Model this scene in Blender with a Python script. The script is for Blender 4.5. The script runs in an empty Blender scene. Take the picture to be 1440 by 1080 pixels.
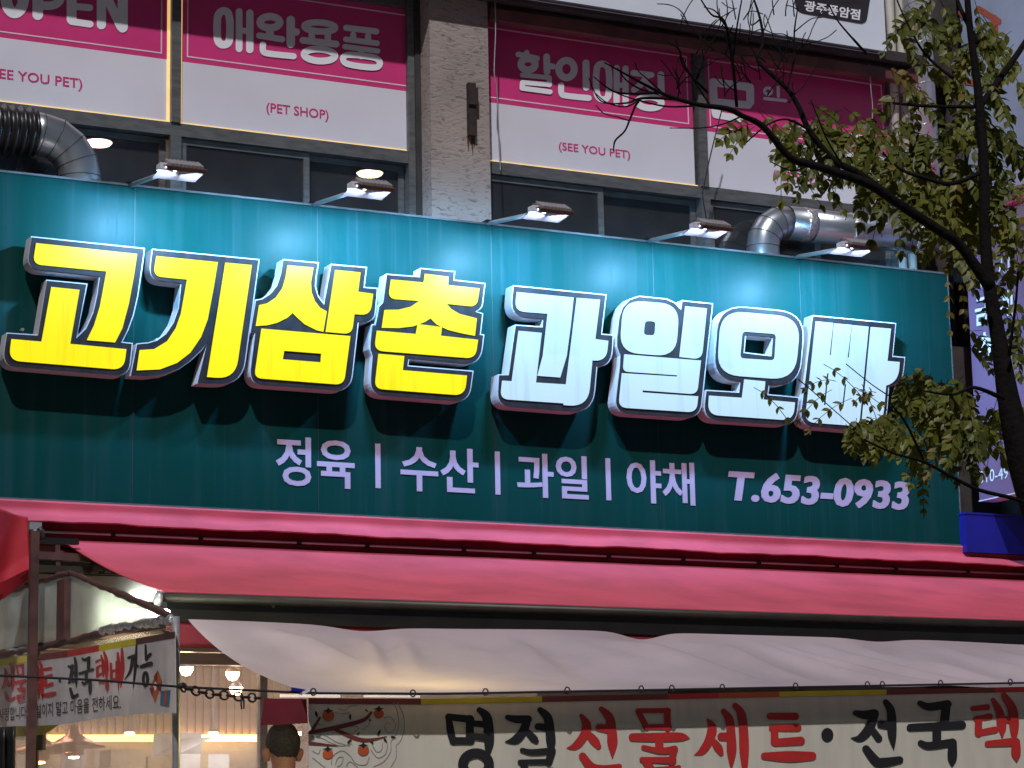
import bpy, math, random
import numpy as np
from mathutils import Vector, Matrix
from mathutils.geometry import tessellate_polygon

random.seed(7)
S = bpy.context.scene
COL = S.collection
V = Vector

# ------------------------------------------------------------------ camera
IMW, IMH, FPX = 1440.0, 1080.0, 3500.0
YAW, PITCH, ROLL = math.radians(26.98), math.radians(11.01), math.radians(-1.146)
fwd = V((math.sin(YAW)*math.cos(PITCH), math.cos(YAW)*math.cos(PITCH), math.sin(PITCH)))
rt0 = V((math.cos(YAW), -math.sin(YAW), 0)); up0 = rt0.cross(fwd)
rt = math.cos(ROLL)*rt0 + math.sin(ROLL)*up0
up = -math.sin(ROLL)*rt0 + math.cos(ROLL)*up0
CAM = V((-5.932, -11.815, 1.35))
cd = bpy.data.cameras.new('camera'); cam = bpy.data.objects.new('camera', cd); COL.objects.link(cam)
cam.matrix_world = Matrix(((rt.x, up.x, -fwd.x, CAM.x), (rt.y, up.y, -fwd.y, CAM.y), (rt.z, up.z, -fwd.z, CAM.z), (0, 0, 0, 1)))
cd.sensor_width = 36; cd.lens = FPX/IMW*36; cd.clip_end = 2000; cd.clip_start = 0.1
S.camera = cam

# ------------------------------------------------------------------ world, key light, exposure
SUN_EL = math.radians(50); SUN_AZ = math.radians(30)   # light from the left front
w = bpy.data.worlds.new('World'); S.world = w; w.use_nodes = True
nt = w.node_tree; bg = nt.nodes['Background']
sky = nt.nodes.new('ShaderNodeTexSky'); sky.sky_type = 'NISHITA'; sky.sun_disc = False
sky.sun_elevation = SUN_EL; sky.sun_rotation = math.radians(180)+SUN_AZ
nt.links.new(sky.outputs[0], bg.inputs[0]); bg.inputs[1].default_value = 0.0095
sd = bpy.data.lights.new('street_light', 'SUN'); sd.energy = 2.6; sd.angle = math.radians(1.3); sd.color = (1.0, 0.965, 1.0)
so = bpy.data.objects.new('street_light', sd); COL.objects.link(so)
so.rotation_euler = V((math.sin(SUN_AZ)*math.cos(SUN_EL), math.cos(SUN_AZ)*math.cos(SUN_EL), -math.sin(SUN_EL))).to_track_quat('-Z', 'Y').to_euler()
so.location = (0, -8, 12)
S.view_settings.view_transform = 'Standard'; S.view_settings.look = 'None'
S.view_settings.exposure = 0; S.view_settings.gamma = 1
S.cycles.use_denoising = True
try: S.cycles.denoiser = 'OPENIMAGEDENOISE'
except Exception: pass
S.cycles.max_bounces = 6; S.cycles.transparent_max_bounces = 12
S.cycles.sample_clamp_indirect = 4.0

# ------------------------------------------------------------------ image geometry: photo ray onto a real plane of the place
def ray(px, py):
    return (rt*((px-720)/FPX) + up*(-(py-540)/FPX) + fwd).normalized()
def P(px, py, Y=0.0):
    d = ray(px, py); return CAM + d*((Y-CAM.y)/d.y)
def PX(px, py, X):
    d = ray(px, py); return CAM + d*((X-CAM.x)/d.x)
def PZ(px, py, Z):
    d = ray(px, py); return CAM + d*((Z-CAM.z)/d.z)

# ------------------------------------------------------------------ materials
MATS = {}
def nd(nt, t, **k):
    n = nt.nodes.new(t)
    for a, b in k.items(): setattr(n, a, b)
    return n
def mat(name, col, rough=0.6, metal=0.0, var=0.15, vscale=6.0, bump=0.0, bscale=40.0, emit=0.0, ecol=None, trans=0.0, spec=0.5, stretch=(1, 1, 1), col2=None):
    if name in MATS: return MATS[name]
    m = bpy.data.materials.new(name); m.use_nodes = True; MATS[name] = m
    t = m.node_tree; b = t.nodes['Principled BSDF']
    b.inputs['Roughness'].default_value = rough; b.inputs['Metallic'].default_value = metal
    b.inputs['Specular IOR Level'].default_value = spec
    tc = nd(t, 'ShaderNodeTexCoord'); mp = nd(t, 'ShaderNodeMapping'); mp.inputs['Scale'].default_value = stretch
    t.links.new(tc.outputs['Object'], mp.inputs[0])
    n = nd(t, 'ShaderNodeTexNoise'); n.inputs['Scale'].default_value = vscale; n.inputs['Detail'].default_value = 6
    t.links.new(mp.outputs[0], n.inputs['Vector'])
    r = nd(t, 'ShaderNodeValToRGB')
    c2 = col2 if col2 else tuple(c*(1-2*var) for c in col)
    r.color_ramp.elements[0].color = (*c2, 1); r.color_ramp.elements[1].color = (*col, 1)
    r.color_ramp.elements[0].position = 0.3; r.color_ramp.elements[1].position = 0.62
    t.links.new(n.outputs['Fac'], r.inputs[0]); t.links.new(r.outputs[0], b.inputs['Base Color'])
    if bump:
        n2 = nd(t, 'ShaderNodeTexNoise'); n2.inputs['Scale'].default_value = bscale; n2.inputs['Detail'].default_value = 5
        t.links.new(mp.outputs[0], n2.inputs['Vector'])
        bp = nd(t, 'ShaderNodeBump'); bp.inputs['Strength'].default_value = bump; bp.inputs['Distance'].default_value = 0.01
        t.links.new(n2.outputs['Fac'], bp.inputs['Height']); t.links.new(bp.outputs[0], b.inputs['Normal'])
    if emit:
        b.inputs['Emission Color'].default_value = (*(ecol or col), 1); b.inputs['Emission Strength'].default_value = emit
    if trans:
        out = t.nodes['Material Output']; tl = nd(t, 'ShaderNodeBsdfTranslucent'); mx = nd(t, 'ShaderNodeMixShader'); mx.inputs[0].default_value = trans
        t.links.new(r.outputs[0], tl.inputs[0]); t.links.new(b.outputs[0], mx.inputs[1]); t.links.new(tl.outputs[0], mx.inputs[2]); t.links.new(mx.outputs[0], out.inputs[0])
    return m
def glassmat(name, tint, gl=0.08, rough=0.04, haze=0.0, hcol=(0.8, 0.8, 0.75)):
    m = bpy.data.materials.new(name); m.use_nodes = True; t = m.node_tree
    t.nodes.remove(t.nodes['Principled BSDF']); out = t.nodes['Material Output']
    tr = nd(t, 'ShaderNodeBsdfTransparent'); tr.inputs[0].default_value = (*tint, 1)
    g = nd(t, 'ShaderNodeBsdfGlossy'); g.inputs['Roughness'].default_value = rough; g.inputs[0].default_value = (0.9, 0.95, 1, 1)
    mx = nd(t, 'ShaderNodeMixShader'); mx.inputs[0].default_value = gl
    t.links.new(tr.outputs[0], mx.inputs[1]); t.links.new(g.outputs[0], mx.inputs[2])
    last = mx
    if haze:
        df = nd(t, 'ShaderNodeBsdfDiffuse'); df.inputs[0].default_value = (*hcol, 1)
        tl = nd(t, 'ShaderNodeBsdfTranslucent'); tl.inputs[0].default_value = (*hcol, 1)
        m2 = nd(t, 'ShaderNodeMixShader'); m2.inputs[0].default_value = 0.6
        t.links.new(df.outputs[0], m2.inputs[1]); t.links.new(tl.outputs[0], m2.inputs[2])
        tc = nd(t, 'ShaderNodeTexCoord'); n = nd(t, 'ShaderNodeTexNoise'); n.inputs['Scale'].default_value = 5; n.inputs['Detail'].default_value = 8
        t.links.new(tc.outputs['Object'], n.inputs['Vector'])
        mr = nd(t, 'ShaderNodeMapRange'); mr.inputs[1].default_value = 0.3; mr.inputs[2].default_value = 0.7
        mr.inputs[3].default_value = haze*0.75; mr.inputs[4].default_value = min(1, haze*1.2)
        t.links.new(n.outputs['Fac'], mr.inputs[0])
        m3 = nd(t, 'ShaderNodeMixShader'); t.links.new(mr.outputs[0], m3.inputs[0])
        t.links.new(mx.outputs[0], m3.inputs[1]); t.links.new(m2.outputs[0], m3.inputs[2]); last = m3
    t.links.new(last.outputs[0], out.inputs[0]); MATS[name] = m
    return m
def emis(name, col, s):
    return mat(name, col, emit=s, ecol=col, var=0.02, rough=0.5)

def sign_face():
    """flexible sign face: teal print with pale rain streaks, dust towards no light - only dirt"""
    m = bpy.data.materials.new('teal_sign_face'); m.use_nodes = True; t = m.node_tree; b = t.nodes['Principled BSDF']
    tc = nd(t, 'ShaderNodeTexCoord')
    def streak(sx, sz, lo, hi, seed):
        mp = nd(t, 'ShaderNodeMapping'); mp.inputs['Scale'].default_value = (sx, 0.0, sz); mp.inputs['Location'].default_value = (seed, 0, seed*0.3)
        t.links.new(tc.outputs['Object'], mp.inputs[0])
        n = nd(t, 'ShaderNodeTexNoise'); n.inputs['Scale'].default_value = 1; n.inputs['Detail'].default_value = 3
        t.links.new(mp.outputs[0], n.inputs['Vector'])
        r = nd(t, 'ShaderNodeMapRange'); r.inputs[1].default_value = lo; r.inputs[2].default_value = hi; r.inputs[3].default_value = 0; r.inputs[4].default_value = 1
        t.links.new(n.outputs['Fac'], r.inputs[0]); return r
    a = streak(38, 0.55, 0.56, 0.78, 3); c = streak(9, 0.35, 0.5, 0.8, 11); e = streak(2.2, 1.6, 0.35, 0.75, 23)
    mm = nd(t, 'ShaderNodeMath', operation='MULTIPLY'); t.links.new(a.outputs[0], mm.inputs[0]); t.links.new(e.outputs[0], mm.inputs[1])
    ad = nd(t, 'ShaderNodeMath', operation='ADD'); t.links.new(mm.outputs[0], ad.inputs[0]); 
    m4 = nd(t, 'ShaderNodeMath', operation='MULTIPLY'); m4.inputs[1].default_value = 0.45; t.links.new(c.outputs[0], m4.inputs[0]); t.links.new(m4.outputs[0], ad.inputs[1])
    sc = nd(t, 'ShaderNodeMath', operation='MULTIPLY'); sc.inputs[1].default_value = 0.34; sc.use_clamp = True; t.links.new(ad.outputs[0], sc.inputs[0])
    base = nd(t, 'ShaderNodeMixRGB'); base.inputs[1].default_value = (0.003, 0.040, 0.034, 1); base.inputs[2].default_value = (0.005, 0.046, 0.048, 1); t.links.new(e.outputs[0], base.inputs[0])
    mx = nd(t, 'ShaderNodeMixRGB'); mx.inputs[2].default_value = (0.06, 0.10, 0.12, 1)
    t.links.new(sc.outputs[0], mx.inputs[0]); t.links.new(base.outputs[0], mx.inputs[1]); t.links.new(mx.outputs[0], b.inputs['Base Color'])
    rr = nd(t, 'ShaderNodeMapRange'); rr.inputs[3].default_value = 0.36; rr.inputs[4].default_value = 0.55; t.links.new(ad.outputs[0], rr.inputs[0]); t.links.new(rr.outputs[0], b.inputs['Roughness'])
    b.inputs['Specular IOR Level'].default_value = 0.05
    return m
def stucco():
    m = bpy.data.materials.new('stucco'); m.use_nodes = True; t = m.node_tree; b = t.nodes['Principled BSDF']; b.inputs['Roughness'].default_value = 0.9
    tc = nd(t, 'ShaderNodeTexCoord'); mp = nd(t, 'ShaderNodeMapping'); mp.inputs['Scale'].default_value = (1, 1, 2.6); t.links.new(tc.outputs['Object'], mp.inputs[0])
    n = nd(t, 'ShaderNodeTexNoise'); n.inputs['Scale'].default_value = 22; n.inputs['Detail'].default_value = 7; n.inputs['Distortion'].default_value = 0.8; t.links.new(mp.outputs[0], n.inputs['Vector'])
    r = nd(t, 'ShaderNodeValToRGB'); r.color_ramp.elements[0].color = (0.21, 0.175, 0.155, 1); r.color_ramp.elements[1].color = (0.42, 0.36, 0.32, 1); r.color_ramp.elements[0].position = 0.3; r.color_ramp.elements[1].position = 0.46
    t.links.new(n.outputs['Fac'], r.inputs[0])
    n2 = nd(t, 'ShaderNodeTexNoise'); n2.inputs['Scale'].default_value = 3; n2.inputs['Detail'].default_value = 4; t.links.new(tc.outputs['Object'], n2.inputs['Vector'])
    mx = nd(t, 'ShaderNodeMixRGB', blend_type='MULTIPLY'); mx.inputs[0].default_value = 0.5; t.links.new(r.outputs[0], mx.inputs[1]); t.links.new(n2.outputs['Fac'], mx.inputs[2])
    t.links.new(mx.outputs[0], b.inputs['Base Color'])
    bp = nd(t, 'ShaderNodeBump'); bp.inputs['Strength'].default_value = 0.6; bp.inputs['Distance'].default_value = 0.01; t.links.new(n.outputs['Fac'], bp.inputs['Height']); t.links.new(bp.outputs[0], b.inputs['Normal'])
    MATS['stucco'] = m; return m
sign_face_m = sign_face(); stucco()
mat('white_body', (0.50, 0.48, 0.50), 0.5, var=0.06)
mat('trim_white', (0.6, 0.58, 0.64), 0.4, var=0.03)
mat('dark_border', (0.022, 0.017, 0.019), 0.5, var=0.25, vscale=9, stretch=(3, 1, 1), spec=0.2)
def litface(name, col, es, ec):
    m = mat(name, col, 0.35, var=0.03); t = m.node_tree; b = t.nodes['Principled BSDF']
    tc = nd(t, 'ShaderNodeTexCoord'); mp = nd(t, 'ShaderNodeMapping'); mp.inputs['Scale'].default_value = (16, 0, 0.9); t.links.new(tc.outputs['Object'], mp.inputs[0])
    n = nd(t, 'ShaderNodeTexNoise'); n.inputs['Scale'].default_value = 1; n.inputs['Detail'].default_value = 7; n.inputs['Roughness'].default_value = 0.7; t.links.new(mp.outputs[0], n.inputs['Vector'])
    r = nd(t, 'ShaderNodeMapRange'); r.inputs[1].default_value = 0.52; r.inputs[2].default_value = 0.8; r.inputs[3].default_value = es; r.inputs[4].default_value = es*0.66
    t.links.new(n.outputs['Fac'], r.inputs[0]); t.links.new(r.outputs[0], b.inputs['Emission Strength']); b.inputs['Emission Color'].default_value = (*ec, 1)
litface('lit_yellow', (0.16, 0.13, 0.0), 0.92, (1.0, 0.84, 0.0))
litface('lit_white', (0.12, 0.15, 0.17), 0.70, (0.62, 0.84, 0.97))
mat('lilac_print', (0.42, 0.34, 0.50), 0.45, var=0.04)
mat('alu_edge', (0.5, 0.52, 0.52), 0.4, 0.7, var=0.1)
mat('pink_vinyl', (0.66, 0.05, 0.215), 0.35, var=0.06, spec=0.4)
mat('white_vinyl', (0.74, 0.74, 0.82), 0.35, var=0.04, vscale=2)
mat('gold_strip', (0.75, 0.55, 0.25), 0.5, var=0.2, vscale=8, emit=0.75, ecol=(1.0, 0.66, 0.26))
mat('pale_line', (0.85, 0.65, 0.74), 0.4, var=0.03)
mat('frame_grey', (0.16, 0.165, 0.165), 0.45, 0.3, var=0.18, vscale=12, stretch=(1, 1, 4))
mat('frame_dark', (0.045, 0.045, 0.045), 0.5, var=0.2)
mat('galv', (0.54, 0.58, 0.61), 0.30, 0.85, var=0.10, vscale=5, bump=0.05, bscale=10)
mat('foil_tape', (0.85, 0.85, 0.83), 0.3, 0.9, var=0.3, vscale=60, bump=0.8, bscale=90)
mat('black_hose', (0.018, 0.018, 0.018), 0.35, var=0.2)
mat('rust_dark', (0.035, 0.022, 0.018), 0.8, var=0.3, vscale=30)
mat('rust_stain', (0.2, 0.10, 0.045), 0.9, var=0.35, vscale=20)
mat('red_beam', (0.16, 0.045, 0.04), 0.6, var=0.3, vscale=5)
mat('dark_wall', (0.05, 0.04, 0.038), 0.85, var=0.25, bump=0.3)
mat('cream_wall', (0.74, 0.70, 0.62), 0.7, var=0.2, vscale=5, stretch=(3, 3, 0.5))
mat('sign_white', (0.74, 0.80, 0.88), 0.4, var=0.05, vscale=2)
mat('badge_dark', (0.03, 0.026, 0.028), 0.4, var=0.1)
mat('pure_white', (0.85, 0.86, 0.9), 0.4, var=0.03)
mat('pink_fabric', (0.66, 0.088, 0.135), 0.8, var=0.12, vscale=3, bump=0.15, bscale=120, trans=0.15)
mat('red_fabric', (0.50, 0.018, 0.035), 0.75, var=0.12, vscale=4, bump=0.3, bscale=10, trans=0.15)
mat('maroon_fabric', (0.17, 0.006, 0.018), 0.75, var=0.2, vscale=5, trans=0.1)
mat('dark_bar', (0.040, 0.033, 0.023), 0.5, 0.3, var=0.2, vscale=8)
mat('black_metal', (0.015, 0.014, 0.014), 0.5, 0.3, var=0.2)
mat('white_tarp', (0.58, 0.48, 0.51), 0.6, var=0.10, vscale=2.2, bump=0.25, bscale=6, stretch=(1, 1, 1), trans=0.36)
mat('banner_cloth', (0.60, 0.57, 0.47), 0.7, var=0.06, vscale=4, stretch=(5, 1, 0.6), trans=0.12)
mat('ink_black', (0.012, 0.012, 0.014), 0.55, var=0.1)
mat('ink_red', (0.46, 0.022, 0.02), 0.55, var=0.12)
mat('ink_grey', (0.26, 0.26, 0.24), 0.6, var=0.1)
mat('ink_brown', (0.17, 0.028, 0.022), 0.6, var=0.15)
mat('ink_orange', (0.52, 0.10, 0.02), 0.6, var=0.15)
mat('ink_yellow', (0.55, 0.46, 0.02), 0.6, var=0.12)
mat('ink_blue', (0.05, 0.16, 0.27), 0.6, var=0.2)
mat('brown_steel', (0.10, 0.045, 0.038), 0.55, 0.1, var=0.25, vscale=14)
mat('vinyl_cloth', (0.74, 0.71, 0.72), 0.5, var=0.1, trans=0.5)
mat('wood_dark', (0.07, 0.035, 0.025), 0.7, var=0.25, stretch=(1, 1, 6))
mat('tile_wall', (0.40, 0.35, 0.36), 0.4, var=0.12, vscale=3)
mat('grey_panel', (0.42, 0.46, 0.54), 0.5, var=0.1)
mat('steel_panel', (0.42, 0.42, 0.42), 0.35, 0.5, var=0.15, stretch=(0.4, 1, 4))
mat('carton', (0.52, 0.40, 0.25), 0.8, var=0.12)
mat('white_carton', (0.70, 0.70, 0.68), 0.7, var=0.08)
mat('copper', (0.55, 0.20, 0.11), 0.3, 0.8, var=0.15)
mat('rope', (0.01, 0.01, 0.012), 0.7, var=0.2)
mat('skin', (0.50, 0.25, 0.18), 0.55, var=0.08)
mat('hair', (0.055, 0.052, 0.052), 0.6, var=0.4, vscale=90, bump=0.8, bscale=150)
mat('jacket', (0.06, 0.07, 0.10), 0.85, var=0.2)
mat('purple_vinyl', (0.24, 0.15, 0.26), 0.4, var=0.10, vscale=1.5)
mat('blue_plastic', (0.014, 0.016, 0.24), 0.35, var=0.12)
mat('sky_vinyl', (0.46, 0.58, 0.78), 0.4, var=0.12, vscale=3)
mat('coral_print', (0.62, 0.16, 0.10), 0.5, var=0.15)
mat('bark', (0.009, 0.0075, 0.0065), 0.95, spec=0.15, var=0.3, vscale=30, bump=0.6, bscale=60)
mat('asphalt', (0.05, 0.05, 0.052), 0.9, var=0.2, vscale=30, bump=0.4, bscale=200)
mat('paving', (0.26, 0.25, 0.24), 0.85, var=0.15, bump=0.3, bscale=80)
mat('concrete', (0.30, 0.29, 0.28), 0.9, var=0.2, bump=0.3)
mat('room_dark', (0.16, 0.165, 0.18), 0.8, var=0.1)
mat('pole_grey', (0.045, 0.036, 0.036), 0.85, var=0.3, vscale=8, bump=0.2)
glass_m = glassmat('window_glass', (0.5, 0.5, 0.5), 0.10, haze=0.10, hcol=(0.5, 0.5, 0.52))
vinyl_m = glassmat('clear_vinyl', (0.75, 0.76, 0.74), 0.08, 0.15, haze=0.58, hcol=(0.72, 0.74, 0.66))
clear_m = glassmat('clear_glass', (0.9, 0.88, 0.86), 0.08, 0.05, haze=0.22, hcol=(0.85, 0.70, 0.54))
emis('warm_tube', (1.0, 0.55, 0.16), 18.0); emis('warm_bulb', (1.0, 0.58, 0.28), 90.0)
emis('cool_tube', (0.93, 1.0, 0.86), 34.0); emis('led_lens', (0.86, 0.92, 1.0), 30.0); emis('led_end', (0.9, 0.92, 1.0), 4.0)
emis('room_lamp', (1.0, 0.62, 0.48), 24.0); emis('room_lamp_warm', (1.0, 0.80, 0.42), 16.0)
emis('dim_tube', (0.95, 0.9, 0.9), 1.1); emis('added_bulb_yellow', (1.0, 0.80, 0.24), 190.0); emis('added_fill_white', (0.95, 0.95, 1.0), 26.0)
def leafmat(name, c, c2):
    return mat(name, c, 0.5, var=0.2, vscale=3.5, col2=c2, trans=0.35)
leafmat('leaf', (0.145, 0.155, 0.016), (0.05, 0.065, 0.010))
leafmat('leaf_warm', (0.21, 0.165, 0.025), (0.11, 0.085, 0.016))

# ------------------------------------------------------------------ mesh helpers
ROOT = {}
def root_loc(p):
    while p.parent is not None: p = p.parent
    return ROOT.get(p.name, V((0, 0, 0)))
class MB:
    def __init__(s): s.v = []; s.f = []; s.sm = []
    def add(s, vs, fs, smooth=False):
        o = len(s.v); s.v += [V(v) for v in vs]; s.f += [tuple(i+o for i in f) for f in fs]; s.sm += [smooth]*len(fs); return s
    def box(s, lo, hi):
        x0, y0, z0 = lo; x1, y1, z1 = hi
        return s.add([(x0,y0,z0),(x1,y0,z0),(x1,y1,z0),(x0,y1,z0),(x0,y0,z1),(x1,y0,z1),(x1,y1,z1),(x0,y1,z1)],
                     [(0,3,2,1),(4,5,6,7),(0,1,5,4),(1,2,6,5),(2,3,7,6),(3,0,4,7)])
    def obox(s, c, ax, ay, az):
        c, ax, ay, az = V(c), V(ax), V(ay), V(az); vs = []
        for sz in (-1, 1):
            for sx, sy in ((-1,-1),(1,-1),(1,1),(-1,1)): vs.append(c+ax*sx+ay*sy+az*sz)
        return s.add(vs, [(0,3,2,1),(4,5,6,7),(0,1,5,4),(1,2,6,5),(2,3,7,6),(3,0,4,7)])
    def tube(s, pts, r, n=10, caps=True, smooth=True, closed=False):
        pts = [V(p) for p in pts]; m = len(pts)
        rs = r if isinstance(r, (list, tuple)) else [r]*m
        vs = []; prev = None
        for i, p in enumerate(pts):
            if closed: t = pts[(i+1) % m]-pts[i-1]
            else: t = pts[min(i+1, m-1)]-pts[max(i-1, 0)]
            if t.length < 1e-9: t = V((0, 0, 1))
            t.normalize()
            if prev is None: a = t.orthogonal().normalized()
            else:
                a = prev - t*prev.dot(t)
                a = a.normalized() if a.length > 1e-6 else t.orthogonal().normalized()
            prev = a; b = t.cross(a)
            for k in range(n):
                an = 2*math.pi*k/n; vs.append(p + (a*math.cos(an)+b*math.sin(an))*rs[i])
        fs = []
        for i in range(m if closed else m-1):
            j = (i+1) % m
            for k in range(n): fs.append((i*n+k, i*n+(k+1) % n, j*n+(k+1) % n, j*n+k))
        s.add(vs, fs, smooth)
        if caps and not closed:
            o = len(s.v)-len(vs); s.f.append(tuple(o+k for k in reversed(range(n)))); s.f.append(tuple(o+(m-1)*n+k for k in range(n))); s.sm += [False, False]
        return s
    def prism(s, loops, ext, back=False):
        """loops of 3D points (first outer, rest holes), front face at the points, sides along ext"""
        ext = V(ext); loops = [[V(p) for p in l] for l in loops]
        tris = tessellate_polygon(loops); flat = [p for l in loops for p in l]; n = len(flat)
        want = -ext
        fs = []
        for a, b, c in tris:
            nr = (flat[b]-flat[a]).cross(flat[c]-flat[a])
            fs.append((a, b, c) if nr.dot(want) >= 0 else (a, c, b))
        vs = list(flat)
        if ext.length > 1e-6:
            vs += [p+ext for p in flat]; o = 0
            for l in loops:
                m = len(l)
                for i in range(m): fs.append((o+i, o+(i+1) % m, n+o+(i+1) % m, n+o+i))
                o += m
            if back: fs += [tuple(n+i for i in reversed(f)) for f in fs[:len(tris)]]
        return s.add(vs, fs)
    def grid(s, fn, nu, nv, smooth=True):
        vs = [fn(i/nu, j/nv) for j in range(nv+1) for i in range(nu+1)]
        fs = [(j*(nu+1)+i, j*(nu+1)+i+1, (j+1)*(nu+1)+i+1, (j+1)*(nu+1)+i) for j in range(nv) for i in range(nu)]
        return s.add(vs, fs, smooth)
    def lathe(s, c, prof, axis=(0, 0, 1), n=20, smooth=True):
        c = V(c); t = V(axis).normalized(); a = t.orthogonal().normalized(); b = t.cross(a); vs = []
        for r, h in prof:
            for k in range(n):
                an = 2*math.pi*k/n; vs.append(c+t*h+(a*math.cos(an)+b*math.sin(an))*r)
        fs = [(i*n+k, i*n+(k+1) % n, (i+1)*n+(k+1) % n, (i+1)*n+k) for i in range(len(prof)-1) for k in range(n)]
        return s.add(vs, fs, smooth)
    def build(s, name, m, parent=None, recalc=True):
        off = root_loc(parent) if parent is not None else V((0, 0, 0))
        me = bpy.data.meshes.new(name); me.from_pydata([tuple(v-off) for v in s.v], [], s.f)
        me.polygons.foreach_set('use_smooth', s.sm)
        me.materials.append(MATS[m] if isinstance(m, str) else m); me.update()
        o = bpy.data.objects.new(name, me); COL.objects.link(o)
        if parent is not None: o.parent = parent
        return o
def tag(o, label, cat, group=None):
    o['label'] = label; o['category'] = cat
    if group: o['group'] = group
    return o
def thing(name, loc, label, cat, group=None):
    o = bpy.data.objects.new(name, None); COL.objects.link(o); o.location = loc; o.empty_display_size = 0.1
    ROOT[o.name] = V(loc); return tag(o, label, cat, group)
def struct(o): o['kind'] = 'structure'; return o
def single(mb, name, m, label, cat, group=None, origin=None):
    c = origin or V((sum(v.x for v in mb.v)/len(mb.v), sum(v.y for v in mb.v)/len(mb.v), min(v.z for v in mb.v)))
    c = V(c)
    for i in range(len(mb.v)): mb.v[i] = mb.v[i]-c
    o = mb.build(name, m); o.location = c; return tag(o, label, cat, group)

# outlines: points (x, y[, corner radius]) -> dense loop
def rounded(pts, seg=7):
    out = []; n = len(pts)
    for i, p in enumerate(pts):
        if len(p) < 3 or p[2] == 0: out.append((p[0], p[1])); continue
        a, b = pts[i-1], pts[(i+1) % n]; x, y, r = p
        la = math.hypot(a[0]-x, a[1]-y); lb = math.hypot(b[0]-x, b[1]-y)
        ra, rb = min(r, la*0.5 if len(a) > 2 else la*0.98), min(r, lb*0.5 if len(b) > 2 else lb*0.98)
        p0 = (x+(a[0]-x)/la*ra, y+(a[1]-y)/la*ra); p1 = (x+(b[0]-x)/lb*rb, y+(b[1]-y)/lb*rb)
        for k in range(seg+1):
            t = k/seg; c = 0.12   # slightly fuller than a quadratic
            q = ((1-t)**2*p0[0]+2*t*(1-t)*x+t*t*p1[0], (1-t)**2*p0[1]+2*t*(1-t)*y+t*t*p1[1]); out.append(q)
    return out
def offset_loop(l, d):
    """offset a closed 2D loop to its left/right by d (positive shrinks a loop of either winding)"""
    n = len(l); ar = sum(l[i][0]*l[(i+1) % n][1]-l[(i+1) % n][0]*l[i][1] for i in range(n)); sg = 1 if ar > 0 else -1
    out = []
    for i in range(n):
        p, a, b = l[i], l[i-1], l[(i+1) % n]
        e1 = (p[0]-a[0], p[1]-a[1]); e2 = (b[0]-p[0], b[1]-p[1])
        l1 = math.hypot(*e1) or 1; l2 = math.hypot(*e2) or 1
        n1 = (-e1[1]/l1*sg, e1[0]/l1*sg); n2 = (-e2[1]/l2*sg, e2[0]/l2*sg)
        k = 1+n1[0]*n2[0]+n1[1]*n2[1]; k = max(k, 0.45)
        out.append((p[0]+(n1[0]+n2[0])/k*d, p[1]+(n1[1]+n2[1])/k*d))
    return out
def catmull(pts, seg=6, closed=False):
    n = len(pts)
    if n == 2 and not closed:
        return [tuple(pts[0][c]+(pts[1][c]-pts[0][c])*k/seg for c in range(len(pts[0]))) for k in range(seg+1)]
    out = []
    for i in range(n if closed else n-1):
        if closed: p = [pts[(i-1) % n], pts[i], pts[(i+1) % n], pts[(i+2) % n]]
        else: p = [pts[max(i-1, 0)], pts[i], pts[i+1], pts[min(i+2, n-1)]]
        for k in range(seg):
            t = k/seg
            out.append(tuple(0.5*((2*p[1][c])+(-p[0][c]+p[2][c])*t+(2*p[0][c]-5*p[1][c]+4*p[2][c]-p[3][c])*t*t+(-p[0][c]+3*p[1][c]-3*p[2][c]+p[3][c])*t**3) for c in range(len(pts[0]))))
    if not closed: out.append(tuple(pts[-1]))
    return out
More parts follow.
